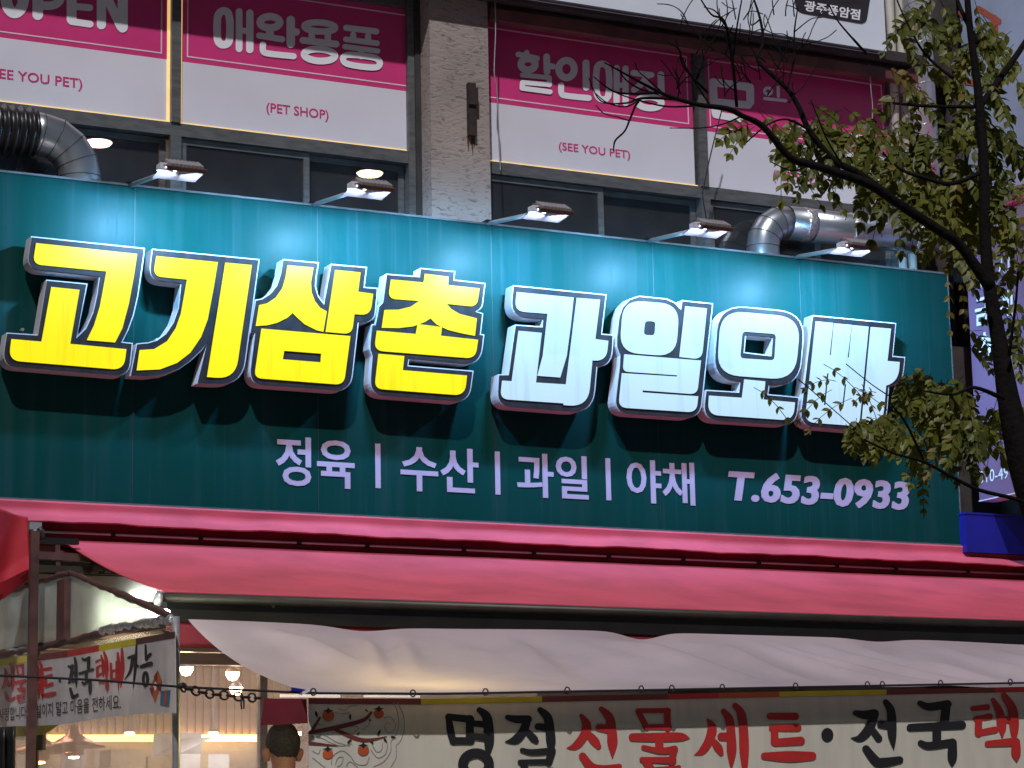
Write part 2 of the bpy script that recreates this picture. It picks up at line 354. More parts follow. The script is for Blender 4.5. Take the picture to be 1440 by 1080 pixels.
class Brush:
    """2D strokes laid on a plane through a mapping px -> 3D; every stroke a hair above the one before so none coincide"""
    def __init__(s, fn, nrm, step=0.0004): s.fn = fn; s.n = V(nrm); s.step = step; s.k = 0; s.mb = MB()
    def poly(s, loop):
        o = s.n*(s.step*s.k); s.k += 1
        pts = [s.fn(*p)+o for p in loop]; tr = tessellate_polygon([pts]); fs = []
        for a, b, c in tr:
            nr = (pts[b]-pts[a]).cross(pts[c]-pts[a]); fs.append((a, b, c) if nr.dot(s.n) > 0 else (a, c, b))
        s.mb.add(pts, fs)
    def stroke(s, pts, closed=False, seg=6, cap=True):
        q = catmull(pts, seg, closed); m = len(q); L, Rr = [], []
        for i in range(m):
            if closed: t = (q[(i+1) % m][0]-q[i-1][0], q[(i+1) % m][1]-q[i-1][1])
            else: a, b = q[max(i-1, 0)], q[min(i+1, m-1)]; t = (b[0]-a[0], b[1]-a[1])
            l = math.hypot(*t) or 1; nx, ny = -t[1]/l, t[0]/l; h = q[i][2]/2
            L.append((q[i][0]+nx*h, q[i][1]+ny*h)); Rr.append((q[i][0]-nx*h, q[i][1]-ny*h))
        o = s.n*(s.step*s.k); s.k += 1
        def put(poly):
            pts3 = [s.fn(*p)+o for p in poly]
            nr = (pts3[1]-pts3[0]).cross(pts3[2]-pts3[0])
            return pts3, nr.dot(s.n) > 0
        for i in range(m if closed else m-1):
            j = (i+1) % m; pp, ok = put([L[i], L[j], Rr[j], Rr[i]]); s.mb.add(pp, [(0, 1, 2, 3) if ok else (3, 2, 1, 0)])
        if cap and not closed:
            for e, d in ((0, -1), (m-1, 1)):
                h = q[e][2]/2
                if h < 0.3: continue
                a, b = q[max(e-1, 0)], q[min(e+1, m-1)]; an = math.atan2((b[1]-a[1])*d, (b[0]-a[0])*d)
                fan = [(q[e][0]+h*math.cos(an+math.pi*(k/8-0.5)), q[e][1]+h*math.sin(an+math.pi*(k/8-0.5))) for k in range(9)]
                pp, ok = put(fan); s.mb.add(pp, [tuple(range(9)) if ok else tuple(reversed(range(9)))])
def ellipse(cx, cy, rx, ry, w, n=14, rot=0.0):
    return [(cx+rx*math.cos(2*math.pi*k/n)*math.cos(rot)-ry*math.sin(2*math.pi*k/n)*math.sin(rot), cy+rx*math.cos(2*math.pi*k/n)*math.sin(rot)+ry*math.sin(2*math.pi*k/n)*math.cos(rot), w) for k in range(n)]
def crop(ox, oy, sc): return lambda x, y: (ox+x/sc, oy+y/sc)

_tc = {}
def text2d(body, offset=0.0, shear=0.0, space=1.0):
    c = bpy.data.curves.new('tmp', 'FONT'); c.body = body; c.offset = offset; c.shear = shear; c.space_character = space
    c.resolution_u = 3; c.fill_mode = 'FRONT'; c.dimensions = '2D'
    o = bpy.data.objects.new('tmp', c); COL.objects.link(o); bpy.context.view_layer.update()
    dg = bpy.context.evaluated_depsgraph_get(); me = bpy.data.meshes.new_from_object(o.evaluated_get(dg))
    vs = [(v.co.x, v.co.y) for v in me.vertices]; fs = [tuple(p.vertices) for p in me.polygons]
    bpy.data.objects.remove(o); bpy.data.curves.remove(c); bpy.data.meshes.remove(me)
    return vs, fs
def text_on(mb, body, bl, br, tl, nrm, offset=0.0, shear=0.0, space=1.0, split=None):
    """lay lettering into the parallelogram bl-br-tl (3D points); with split, return one mesh builder per character"""
    vs, fs = text2d(body, offset, shear, space)
    if not vs: print('NO GLYPHS', body); return []
    x0 = min(v[0] for v in vs); x1 = max(v[0] for v in vs); y0 = min(v[1] for v in vs); y1 = max(v[1] for v in vs)
    bl, br, tl = V(bl), V(br), V(tl); u, v_ = br-bl, tl-bl; nrm = V(nrm)
    pts = [bl+u*((a-x0)/(x1-x0))+v_*((b-y0)/(y1-y0)) for a, b in vs]
    ff = []
    for f in fs:
        nr = (pts[f[1]]-pts[f[0]]).cross(pts[f[2]]-pts[f[0]]); ff.append(f if nr.dot(nrm) > 0 else tuple(reversed(f)))
    if split is None: mb.add(pts, ff); return [mb]
    if split == 'even':   # square Hangul cells
        n = len(body); key = {f: min(n-1, int((sum(vs[i][0] for i in f)/len(f)-x0)/(x1-x0)*n)) for f in ff}
    else:                 # Latin: connected pieces
        par = list(range(len(vs)))
        def fd(i):
            while par[i] != i: par[i] = par[par[i]]; i = par[i]
            return i
        for f in ff:
            for i in f[1:]: par[fd(i)] = fd(f[0])
        key = {f: fd(f[0]) for f in ff}
    out = {}
    for f in ff: out.setdefault(key[f], []).append(f)
    res = []
    for k in sorted(out, key=lambda k: min(vs[i][0] for f in out[k] for i in f)):
        ids = sorted({i for f in out[k] for i in f}); re = {i: n for n, i in enumerate(ids)}
        res.append(MB().add([pts[i] for i in ids], [tuple(re[i] for i in f) for f in out[k]]))
    return res
def text_level(mb, body, bl, tr, Y, **k):
    a = P(*bl, Y); b = P(*tr, Y)
    return text_on(mb, body, a, V((b.x, Y, a.z)), V((a.x, Y, b.z)), (0, -1, 0), **k)
FR = V((0, -1, 0))

# ------------------------------------------------------------------ ground
struct(MB().box((-400, -400, -0.3), (400, 400, 0)).build('road', 'asphalt'))
struct(MB().box((-60, -6.2, -0.2), (60, 30, 0.13)).build('pavement', 'paving'))
struct(MB().box((-60, -6.38, -0.2), (60, -6.202, 0.15)).build('kerb', 'concrete'))
struct(MB().box((-3.4, -3.2, 0.0), (3.6, 0.2, 0.28)).build('shop_deck', 'concrete'))

# ------------------------------------------------------------------ building
ZB, ZT = 3.17, 4.812           # shop sign bottom / top
X0, X1 = -3.25, 3.035          # shop sign ends
YW, YP = 0.30, 0.12            # window plane, pillar front
bld = thing('commercial_building', (0, 0.3, 0), 'two storey shop building with grey window frames above the teal sign', 'building')
XR = P(1252, 150, YW).x        # right end of the window wall
zs = lambda px, py, Y=YW: P(px, py, Y).z
xs = lambda px, py, Y=YW: P(px, py, Y).x
z_sill = 4.45; z_tr0 = zs(600, 236); z_tr1 = zs(600, 219); z_top = 6.35
pil0, pil1 = P(605.5, 150, YP).x, P(688, 150, YP).x
# wall below the windows, side pier, upper wall, party wall
MB().box((-4.6, YW+0.02, ZB-0.1), (XR+0.9, YW+0.3, z_sill)).build('wall', 'dark_wall', bld)
MB().box((-4.6, YW+0.06, 6.16), (XR+0.9, YW+0.4, 9.0)).build('wall', 'dark_wall', bld)
MB().box((XR+0.02, YW+0.0, z_sill), (XR+0.2, YW+0.4, 9.0)).build('corner_pier', 'dark_wall', bld)
for px in (1256.5, 1270):
    x_ = P(px, 120, YW-0.05).x; MB().tube([(x_, YW-0.05, z_sill), (x_, YW-0.05, 9)], 0.029, 12).build('drain_pipe', 'cream_wall', bld)
MB().box((pil0, YP, z_sill), (pil1, YW+0.25, 6.4)).build('pillar', 'stucco', bld)
pc = P(661, 155, YP)
br_ = MB().box((pc.x-0.022, YP-0.035, P(661, 192, YP).z), (pc.x+0.022, YP-0.002, P(661, 119, YP).z)); br_.box((pc.x-0.028, YP-0.05, pc.z+0.02), (pc.x+0.028, YP-0.036, pc.z+0.12)); br_.build('wall_bracket', 'rust_dark', bld)
zb_ = P(661, 192, YP).z
rs = MB()
for k in range(6):
    hw = random.uniform(0.004, 0.011); xx = pc.x+random.uniform(-0.022, 0.03); l = random.uniform(0.05, 0.11)
    rs.add([(xx-hw, YP-0.002-0.0004*k, zb_+0.0), (xx+hw, YP-0.002-0.0004*k, zb_), (xx+hw*0.4, YP-0.002-0.0004*k, zb_-l), (xx-hw*0.4, YP-0.002-0.0004*k, zb_-l)], [(3, 2, 1, 0)])
rs.build('rust_streaks', 'rust_stain', bld)
# soffit and red beam under the upper fascia sign
MB().box((-4.6, 0.06, 6.14), (XR+0.12, YW+0.05, 6.2)).build('soffit', 'dark_wall', bld)
MB().box((pil1+0.01, 0.10, 6.035), (XR+0.10, 0.17, 6.10)).build('soffit_beam', 'red_beam', bld)
# upstairs room behind the glass
rm = MB(); zc_room = 5.18+0.35
rm.add([(-4.6, YW+0.3, z_sill-0.6), (XR+0.05, YW+0.3, z_sill-0.6), (XR+0.05, 4.2, z_sill-0.6), (-4.6, 4.2, z_sill-0.6)], [(0, 1, 2, 3)])
rm.add([(-4.6, 4.2, z_sill-0.6), (XR+0.05, 4.2, z_sill-0.6), (XR+0.05, 4.2, 7), (-4.6, 4.2, 7)], [(0, 1, 2, 3)])
ZCE = P(138, 200, 1.3).z + 0.03
rm.add([(-4.6, YW+0.1, ZCE), (XR+0.05, YW+0.1, ZCE), (XR+0.05, 4.2, ZCE), (-4.6, 4.2, ZCE)], [(3, 2, 1, 0)])
rm.add([(-4.6, YW+0.3, z_sill-0.6), (-4.6, 4.2, z_sill-0.6), (-4.6, 4.2, 7), (-4.6, YW+0.3, 7)], [(0, 1, 2, 3)])
rm.build('upstairs_room', 'room_dark', bld)
# window bays: outer frames, transom, mullions
def bay(x0, x1, mull, subs):
    f = 0.05
    fr = MB()
    fr.box((x0, YW-0.05, z_sill), (x0+f*0.8, YW+0.06, 6.16)); fr.box((x1-f*0.8, YW-0.05, z_sill), (x1, YW+0.06, 6.16))
    fr.box((x0+f*0.8+0.001, YW-0.045, z_tr0), (x1-f*0.8-0.001, YW+0.055, z_tr1))
    fr.box((x0+f*0.8+0.001, YW-0.04, 6.09), (x1-f*0.8-0.001, YW+0.055, 6.15))
    for m_ in mull:
        fr.box((m_-0.026, YW-0.056, z_tr1+0.001), (m_+0.026, YW+0.05, 6.088)); fr.box((m_-0.03, YW-0.056, z_sill), (m_+0.03, YW+0.05, z_tr0-0.001))
    fr.build('window_frame', 'frame_grey', bld)
    for k, (a, b) in enumerate(subs):    # sliding sashes of the lower row
        dy = -0.012 if k % 2 == 0 else 0.022
        sm = MB(); t = 0.034; zl, zh = z_sill, z_tr0-0.004
        sm.box((a, YW+dy-0.012, zl), (a+t, YW+dy+0.012, zh)); sm.box((b-t, YW+dy-0.012, zl), (b, YW+dy+0.012, zh))
        sm.box((a+t, YW+dy-0.011, zh-t), (b-t, YW+dy+0.011, zh)); sm.box((a+t, YW+dy-0.011, zl), (b-t, YW+dy+0.011, zl+t))
        sash = sm.build('window_sash', 'frame_grey', bld)
        MB().box((a+t+0.001, YW+dy-0.003, zl+t+0.001), (b-t-0.001, YW+dy+0.003, zh-t-0.001)).build('pane', glass_m, sash)
mL = xs(243, 150); 
mid = xs(428, 250); wl1 = xs(590, 250)
bay(-4.6, pil0-0.035, [mL], [(-4.4, -3.35), (-3.36, mL-0.035), (mL+0.035, mid+0.02), (mid-0.01, pil0-0.08)])
mR = xs(983, 200)
bay(pil1+0.002, XR, [mR], [(pil1+0.045, xs(842, 300)+0.02), (xs(842, 300)-0.01, mR-0.035), (mR+0.035, xs(1150, 330)), (xs(1150, 330)-0.02, XR-0.045)])
# jamb between bay and pillar
MB().box((pil0-0.034, YW-0.06, z_sill), (pil0-0.001, YW+0.1, 6.16)).build('window_jamb', 'frame_dark', bld)
for (px, py, m, lb) in ((138, 200, 'room_lamp', 'pinkish lit ceiling lamp seen through upstairs window beside black duct'), (520, 243, 'room_lamp_warm', 'warm lit ceiling lamp seen through upstairs window left of the pillar')):
    c = PZ(px, py, ZCE-0.03)
    t = thing('ceiling_lamp', (c.x, c.y, ZCE), lb, 'lamp', 'upstairs ceiling lamps')
    MB().lathe((c.x, c.y, ZCE-0.002), [(0, 0), (0.085, 0), (0.088, -0.02), (0.08, -0.03)], n=20).build('lamp_rim', 'pure_white', t)
    MB().lathe((c.x, c.y, ZCE-0.032), [(0.079, 0), (0.07, -0.012), (0, -0.018)], n=20).build('diffuser', m, t)

# ------------------------------------------------------------------ pet shop banners on the upper windows
YBN = YW-0.02
def banner(x0, x1, label, zb=None, strip=True, right_strip=True, left_strip=True):
    zb = z_tr1+0.012; zm = zb+0.34; zt = 6.085
    t = thing('window_banner', ((x0+x1)/2, YBN, zb), label, 'banner', 'pink and white window banners')
    MB().box((x0, YBN, zb), (x1, YBN+0.012, zm)).build('white_field', 'white_vinyl', t)
    MB().box((x0, YBN, zm), (x1, YBN+0.012, zt)).build('pink_field', 'pink_vinyl', t)
    ln = MB(); yy = YBN-0.0015; a, b, c, d = x0+0.028, x1-0.028, zm+0.028, zt-0.03; h = 0.007
    ln.box((a, yy, c), (b, yy+0.001, c+h)); ln.box((a, yy, d-h), (b, yy+0.001, d)); ln.box((a, yy, c+h), (a+h, yy+0.001, d-h)); ln.box((b-h, yy, c+h), (b, yy+0.001, d-h))
    ln.build('border_line', 'pale_line', t)
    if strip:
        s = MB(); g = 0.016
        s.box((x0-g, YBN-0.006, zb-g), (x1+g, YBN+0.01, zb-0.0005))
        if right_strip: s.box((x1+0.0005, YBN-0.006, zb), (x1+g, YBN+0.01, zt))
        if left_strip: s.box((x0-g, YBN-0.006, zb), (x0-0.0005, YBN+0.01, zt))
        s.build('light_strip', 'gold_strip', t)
    return t
def heavy(t, strokes, cr, cuts=()):
    groups = {}
    for st in strokes:
        cl = st[0] == 'c'; pts = st[1:] if cl else st
        groups.setdefault(sum(sum(p[0] for p in pts)/len(pts) > c for c in cuts), []).append((pts, cl))
    for g in sorted(groups):
        b = Brush(lambda x, y: P(*cr(x, y), YBN-0.003), FR, 0.0003)
        for pts, cl in groups[g]: b.stroke(pts, closed=cl)
        b.mb.build('letter', 'pure_white', t)
def L(w, *pts): return [(x, y, w) for x, y in pts]
def Cc(w, *pts): return ['c']+[(x, y, w) for x, y in pts]
xa, xb = xs(236.8, 150), xs(249.2, 150)
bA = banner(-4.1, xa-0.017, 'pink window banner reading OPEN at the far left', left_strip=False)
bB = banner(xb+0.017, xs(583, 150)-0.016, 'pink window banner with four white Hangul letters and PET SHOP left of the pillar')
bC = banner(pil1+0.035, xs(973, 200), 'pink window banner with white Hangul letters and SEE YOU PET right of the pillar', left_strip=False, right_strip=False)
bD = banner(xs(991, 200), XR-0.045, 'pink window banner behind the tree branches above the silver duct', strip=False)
heavy(bA, [L(88, (312, -150), (312, 122)), L(70, (320, 42), (430, 45), (492, 5), (492, -70)), L(82, (592, -120), (592, 160)), L(56, (592, 178), (745, 200)), L(56, (592, 50), (742, 64)),
           L(76, (838, -120), (838, 205)), L(76, (840, -110), (1000, 220)), L(84, (1014, -100), (1014, 228)), ['c']+ellipse(122, -20, 72, 125, 92)], crop(0, 0, 5.878), (250, 540, 780))
heavy(bB, [Cc(52, (123, 130), (140, 85), (168, 73), (195, 88), (207, 140), (207, 245), (195, 290), (165, 302), (137, 290), (123, 250)), L(46, (270, 78), (270, 330)), L(50, (342, 88), (342, 335)), L(40, (270, 205), (342, 212)),
           ['c']+ellipse(478, 150, 66, 38, 50), L(52, (478, 195), (478, 240)), L(42, (405, 240), (560, 265)), L(58, (618, 135), (618, 295)), L(50, (620, 212), (655, 216)), L(42, (430, 300), (432, 345), (470, 362), (637, 380)),
           ['c']+ellipse(814, 182, 104, 30, 44, rot=0.06), L(44, (760, 225), (760, 270)), L(44, (868, 235), (868, 285)), L(46, (700, 272), (924, 298)), ['c']+ellipse(812, 372, 104, 40, 46, rot=0.06),
           L(42, (993, 187), (1195, 212)), L(42, (1040, 235), (1040, 265)), L(42, (1140, 242), (1140, 280)), L(38, (990, 265), (1200, 292)), L(36, (983, 315), (1205, 345)), L(42, (1093, 335), (1093, 380)), Cc(42, (995, 372), (1195, 394), (1195, 455), (995, 430))], crop(280, 0, 4.8), (376, 676, 955))
heavy(bC, [L(38, (187, 223), (313, 250)), L(38, (243, 212), (247, 240)), ['c']+ellipse(252, 290, 48, 38, 48), L(46, (377, 240), (380, 340)), L(40, (380, 300), (420, 305)), L(32, (212, 363), (392, 380)), L(34, (395, 382), (395, 430)), L(32, (395, 428), (214, 413)), L(36, (214, 415), (212, 452)), L(34, (214, 452), (400, 477)),
           ['c']+ellipse(512, 322, 52, 58, 48), L(48, (643, 282), (645, 445)), L(40, (475, 430), (478, 485), (510, 502), (662, 518)),
           Cc(44, (720, 307), (792, 314), (792, 508), (720, 500)), L(42, (850, 315), (850, 545)), L(42, (910, 318), (910, 552)), L(36, (850, 430), (910, 432)),
           L(40, (962, 348), (1085, 362)), L(42, (1055, 370), (1020, 420), (968, 462)), L(40, (1040, 410), (1088, 458)), L(46, (1147, 360), (1152, 480)), ['c']+ellipse(1072, 548, 80, 38, 44, rot=0.06)], crop(690, 30, 4.8), (430, 690, 940))
heavy(bD, [L(52, (300, 560), (310, 700), (320, 770)), L(54, (300, 555), (420, 570), (550, 590)), L(54, (550, 590), (552, 690)), L(48, (320, 775), (480, 800)), L(50, (330, 690), (540, 710)), L(50, (326, 690), (326, 775)),
           ['c']+ellipse(672, 615, 24, 22, 20), L(22, (740, 590), (742, 650)), L(22, (650, 665), (790, 680)), L(26, (830, 860), (1000, 870)), L(30, (1165, 905), (1300, 925))], crop(940, 0, 4.8), (600, 810, 1080))
for t, body, bl, tr in ((bA, '(SEE YOU PET)', (-18, 112), (116, 111)), (bB, '(PET SHOP)', (374.5, 161), (462, 155)), (bC, '(SEE YOU PET)', (786, 214), (886, 212)), (bD, '(PET SHOP)', (1087.5, 257), (1160, 248))):
    mb = MB(); text_level(mb, body, bl, tr, YBN-0.002, offset=0.012); mb.build('lettering', 'pink_vinyl', t)['kind'] = 'stuff'

# ------------------------------------------------------------------ upper white fascia sign
ZU = 6.165; XU0, XU1 = -4.6, P(1246, 60, 0).x
us = thing('fascia_sign', ((XU0+XU1)/2, 0, ZU), 'white fascia sign with a dark rounded label at the top right', 'sign')
MB().box((XU0, 0.0, ZU), (XU1, 0.24, 8.2)).build('panel', 'sign_white', us)
MB().box((XU0, -0.004, ZU-0.012), (XU1, 0.02, ZU-0.001)).build('edge_trim', 'frame_dark', us)
bl = [(855, -60), (1362, -10), (1335, 165, 50), (858, 80, 60)]
cr = crop(940, 0, 4.8); pts = [P(*cr(*p), -0.004) for p in rounded(bl)]
lab = MB().prism([pts], (0, 0.0035, 0)).build('label_plate', 'badge_dark', us)
for q in text_on(None, '광주풍암점', P(*cr(915, 72), -0.006), P(*cr(1290, 137), -0.006), P(*cr(922, 0), -0.006), FR, offset=0.028, split='even'): q.build('letter', 'pure_white', us)
b = Brush(lambda x, y: P(*cr(x, y), -0.006), FR, 0.0003)
for st in (L(14, (1180, -20), (1182, 10)), L(14, (1170, 8), (1225, 14)), L(14, (1300, -30), (1302, 22)), L(14, (1245, -10), (1275, 10))): b.stroke(st)
b.mb.build('lettering', 'badge_dark', us)['kind'] = 'stuff'

# ------------------------------------------------------------------ main shop sign
sg = thing('shop_sign', ((X0+X1)/2, 0.0, ZB), 'large teal shop sign with yellow and white lit Hangul letters', 'sign')
MB().box((X0, 0.0, ZB), (X1, 0.22, ZT)).build('sign_box', sign_face_m, sg)
e = MB(); e.box((X0-0.002, -0.005, ZT-0.004), (X1+0.006, 0.225, ZT+0.006)); e.box((X1, -0.005, ZB), (X1+0.006, 0.225, ZT-0.0045)); e.box((X0-0.002, -0.004, ZB-0.006), (X1+0.006, 0.225, ZB+0.002))
e.build('edge_trim', 'frame_grey', sg)
for px, py in ((190, 262), (446, 290), (690, 316), (917, 340), (1123, 366)):
    p = P(px, py, 0); seam = MB(); seam.box((p.x-0.002, -0.0012, ZB+0.01), (p.x+0.002, -0.0002, ZT-0.006)); seam.build('panel_seam', mat('seam', (0.006, 0.03, 0.032), 0.6), sg)

K = 1080/220.0
LET = {
 'go': ((0, 325), [[(215,35),(1002,117),(984,249),(954,449),(924,579),(884,689),(846,764),(917,772),(893,1008,105),(8,935,115),(45,700),(258,714),(320,335),(605,362),(530,735),(590,670),(640,560),(670,430),(685,318),(178,264,105)]],
        [[[(250,82),(948,157),(925,310),(890,500),(845,670),(795,768),(600,752),(650,650),(690,520),(735,278),(226,228,65)]], [[(355,385),(550,405),(485,778),(873,815),(855,958,80),(60,892,85),(80,745),(287,763)]]], 'y'),
 'gi': ((170, 335), [[(215,72),(958,145),(838,1018,170),(522,1003),(598,718),(560,775),(480,850),(400,905),(300,943),(180,957),(62,950),(108,726),(190,718),(250,700),(310,655),(360,580),(395,480),(412,318),(187,290,105)]],
        [[[(245,122),(670,165),(640,350),(600,560),(555,680),(480,790),(390,860),(270,905),(110,912),(130,772),(230,765),(320,710),(380,620),(415,520),(457,285),(222,262,65)]], [[(722,168),(905,185),(790,972,130),(596,957)]]], 'y'),
 'sam': ((335, 350), [[(308,70),(558,93),(540,200),(537,260),(555,325),(592,378),(638,103),(890,125),(872,262),(965,270),(942,518,90),(832,508),(778,988,120),(68,938,115),(113,580),(80,576),(118,350),(165,342),(220,305),(265,250),(292,170)]],
        [[[(340,112),(520,128),(503,230),(507,300),(530,360),(565,405),(612,432),(588,572),(540,560),(460,520),(405,470),(376,442),(340,475),(270,510),(200,527),(122,532),(145,388),(200,375),(260,335),(305,270),(325,200)]],
         [[(670,145),(845,162),(828,295),(932,310),(912,458,65),(803,450),(785,588,55),(605,572)]], [[(162,550),(775,602),(730,938,60),(112,890,55)], [(318,702),(575,722),(570,783),(308,762)]]], 'y'),
 'chon': ((500, 360), [[(212,122),(440,140),(447,82),(688,105),(682,163),(898,187),(875,365,35),(835,383),(882,395),(865,538),(890,542),(862,758,120),(370,712),(365,755),(815,792),(785,1014,110),(92,960,115),(113,690),(97,640),(98,590),(112,470),(135,472),(160,345),(186,318)]],
        [[[(245,162),(470,182),(478,122),(643,142),(640,200),(857,223),(838,352,55),(630,330),(660,365),(720,400),(838,430),(825,550),(740,535),(640,510),(560,472),(518,430),(480,455),(400,485),(300,497),(182,495),(200,372),(300,370),(380,350),(440,310),(226,294,55)]],
         [[(430,470),(597,490),(590,550),(846,578),(828,708,65),(130,652,65),(148,515),(417,538)]], [[(160,675),(337,690),(327,788),(770,825),(755,963,75),(133,915,60)]]], 'y'),
 'gwa': ((680, 380), [[(203,103),(850,167),(818,438),(898,445),(885,670,120),(785,665),(757,990,160),(90,940,105),(103,718),(170,718),(217,375),(403,388),(407,342),(183,325,120)]],
        [[[(230,150),(622,188),(600,400),(575,590),(530,740),(373,728),(410,590),(443,300),(213,282,75)]],
         [[(243,418),(402,432),(362,775),(570,788),(645,190),(805,203),(772,475),(862,487),(848,628,80),(752,622),(722,944,130),(555,930),(553,918),(116,888,60),(130,762),(196,766)]]], 'w'),
 'il': ((840, 400), [[(290,78),(480,97),(540,125),(575,165),(583,108),(800,130),(712,930,115),(113,890,110),(152,560),(155,492),(132,430),(133,360),(150,220),(175,150),(225,98)]],
        [[[(180,105,135),(568,138,135),(543,498,135),(154,468,135)], [(330,252,25),(403,255,25),(396,352,25),(320,348,25)]], [[(608,150),(757,165),(722,517,60),(568,500)]],
         [[(188,482),(716,525),(690,758,50),(313,730),(313,745),(697,772),(685,883,60),(148,848,60),(172,612),(553,636),(553,626),(178,600,38)]]], 'w'),
 'o': ((970, 410), [[(197,88,190),(803,143,195),(758,650,165),(550,650),(543,708),(757,728),(738,930,120),(86,888,120),(112,678),(338,692),(345,625),(160,608,165)], [(388,308),(570,322),(560,440),(378,418)]],
        [[[(218,128,160),(768,178,165),(727,612,165),(186,572,160)], [(365,275,28),(597,293,28),(585,475,28),(348,460,28)]], [[(378,606),(522,620),(510,745),(727,765),(715,890,80),(126,850,80),(135,718),(362,733)]]], 'w'),
 'ppa': ((1100, 420), [[(208,113),(787,168),(765,395),(850,402),(828,606,115),(738,605),(715,932,175),(116,882,115)]],
        [[[(232,155),(352,167),(328,390),(338,390),(358,170),(480,180),(452,405),(462,405),(484,182),(597,193),(532,880,60),(158,852,70)], [(310,515),(322,515),(300,735),(288,735)], [(432,590),(444,590),(426,745),(414,745)]],
         [[(613,195),(752,207),(727,430),(812,437),(800,578,95),(718,600),(692,888,125),(548,882)]]], 'w'),
}
DEP = 0.086; GAP = 0.045   # letters stand off the face on hidden studs
lbl = {'go': 'first yellow letter, square hook over a base bar', 'gi': 'second yellow letter with a long upright', 'sam': 'third yellow letter with a closed box below', 'chon': 'fourth yellow letter with stacked bars',
       'gwa': 'first white letter', 'il': 'second white letter with ring and zigzag', 'o': 'third white letter with an open ring', 'ppa': 'last white letter behind the leaves'}
def mapl(org, Y):
    def f(l): return [P(org[0]+x/K, org[1]+y/K, Y) for x, y in l]
    return f
for key, (org, outer, faces, colr) in LET.items():
    m1 = mapl(org, -DEP-GAP); loops = [rounded(l) for l in outer]
    body = MB().prism([m1(l) for l in loops], (0, DEP, 0), back=True).build('channel_letter', 'white_body', sg); body['label'] = lbl[key]
    for l in (loops[0][len(loops[0])//5], loops[0][len(loops[0])*3//5]):
        cxl = sum(q[0] for q in loops[0])/len(loops[0]); cyl = sum(q[1] for q in loops[0])/len(loops[0])
        q = P(org[0]+(l[0]*0.75+cxl*0.25)/K, org[1]+(l[1]*0.75+cyl*0.25)/K, -GAP); MB().tube([(q.x, -GAP-0.002, q.z), (q.x, -0.0005, q.z)], 0.008, 8).build('mounting_stud', 'alu_edge', body)
    ins = [offset_loop(l, 7.0 if i == 0 else -7.0) for i, l in enumerate(loops)]
    m2 = mapl(org, -DEP-GAP-0.004)
    MB().prism([m2(l) for l in ins], (0, 0.0035, 0)).build('border_plate', 'dark_border', body)
    for i, fc in enumerate(faces):
        m3 = mapl(org, -DEP-GAP-0.008-0.0012*i)
        MB().prism([m3(rounded(l)) for l in fc], (0, 0.0035+0.0012*i, 0)).build('lit_face', 'lit_yellow' if colr == 'y' else 'lit_white', body)
for body, bl, tr, kw in (('정육', (388.5, 682), (498, 619.5), dict(offset=0.014, split='even')), ('수산', (564, 689.5), (672, 632), dict(offset=0.014, split='even')), ('과일', (728, 698), (826, 642), dict(offset=0.014, split='even')), ('야채', (882.5, 706), (975.5, 651), dict(offset=0.014, split='even')),
                         ('T.653-0933', (1026, 704.5), (1278, 677), dict(offset=0.03, shear=0.17, space=1.04, split='parts'))):
    layers = [text_level(None, body, (bl[0]+dx, bl[1]), (tr[0]+dx, tr[1]), -0.0025-0.0004*j, **kw) for j, dx in enumerate((-0.9, 0, 0.9) if 'T.' in body else (-0.55, 0, 0.55))]
    for trio in zip(*layers):
        for q in trio[1:]: trio[0].add(q.v, q.f)
        trio[0].build('letter', 'lilac_print', sg)
for xa_, xb_, ya_, yb_ in ((527, 535, 624, 686.5), (695, 703, 635, 695.5), (850.3, 858.5, 644.5, 703.5)):
    a = P((xa_+xb_)/2, ya_, 0); c = P((xa_+xb_)/2, yb_, 0); MB().box((a.x-0.015, -0.0025, c.z), (a.x+0.015, -0.0005, a.z)).build('divider_bar', 'lilac_print', sg)

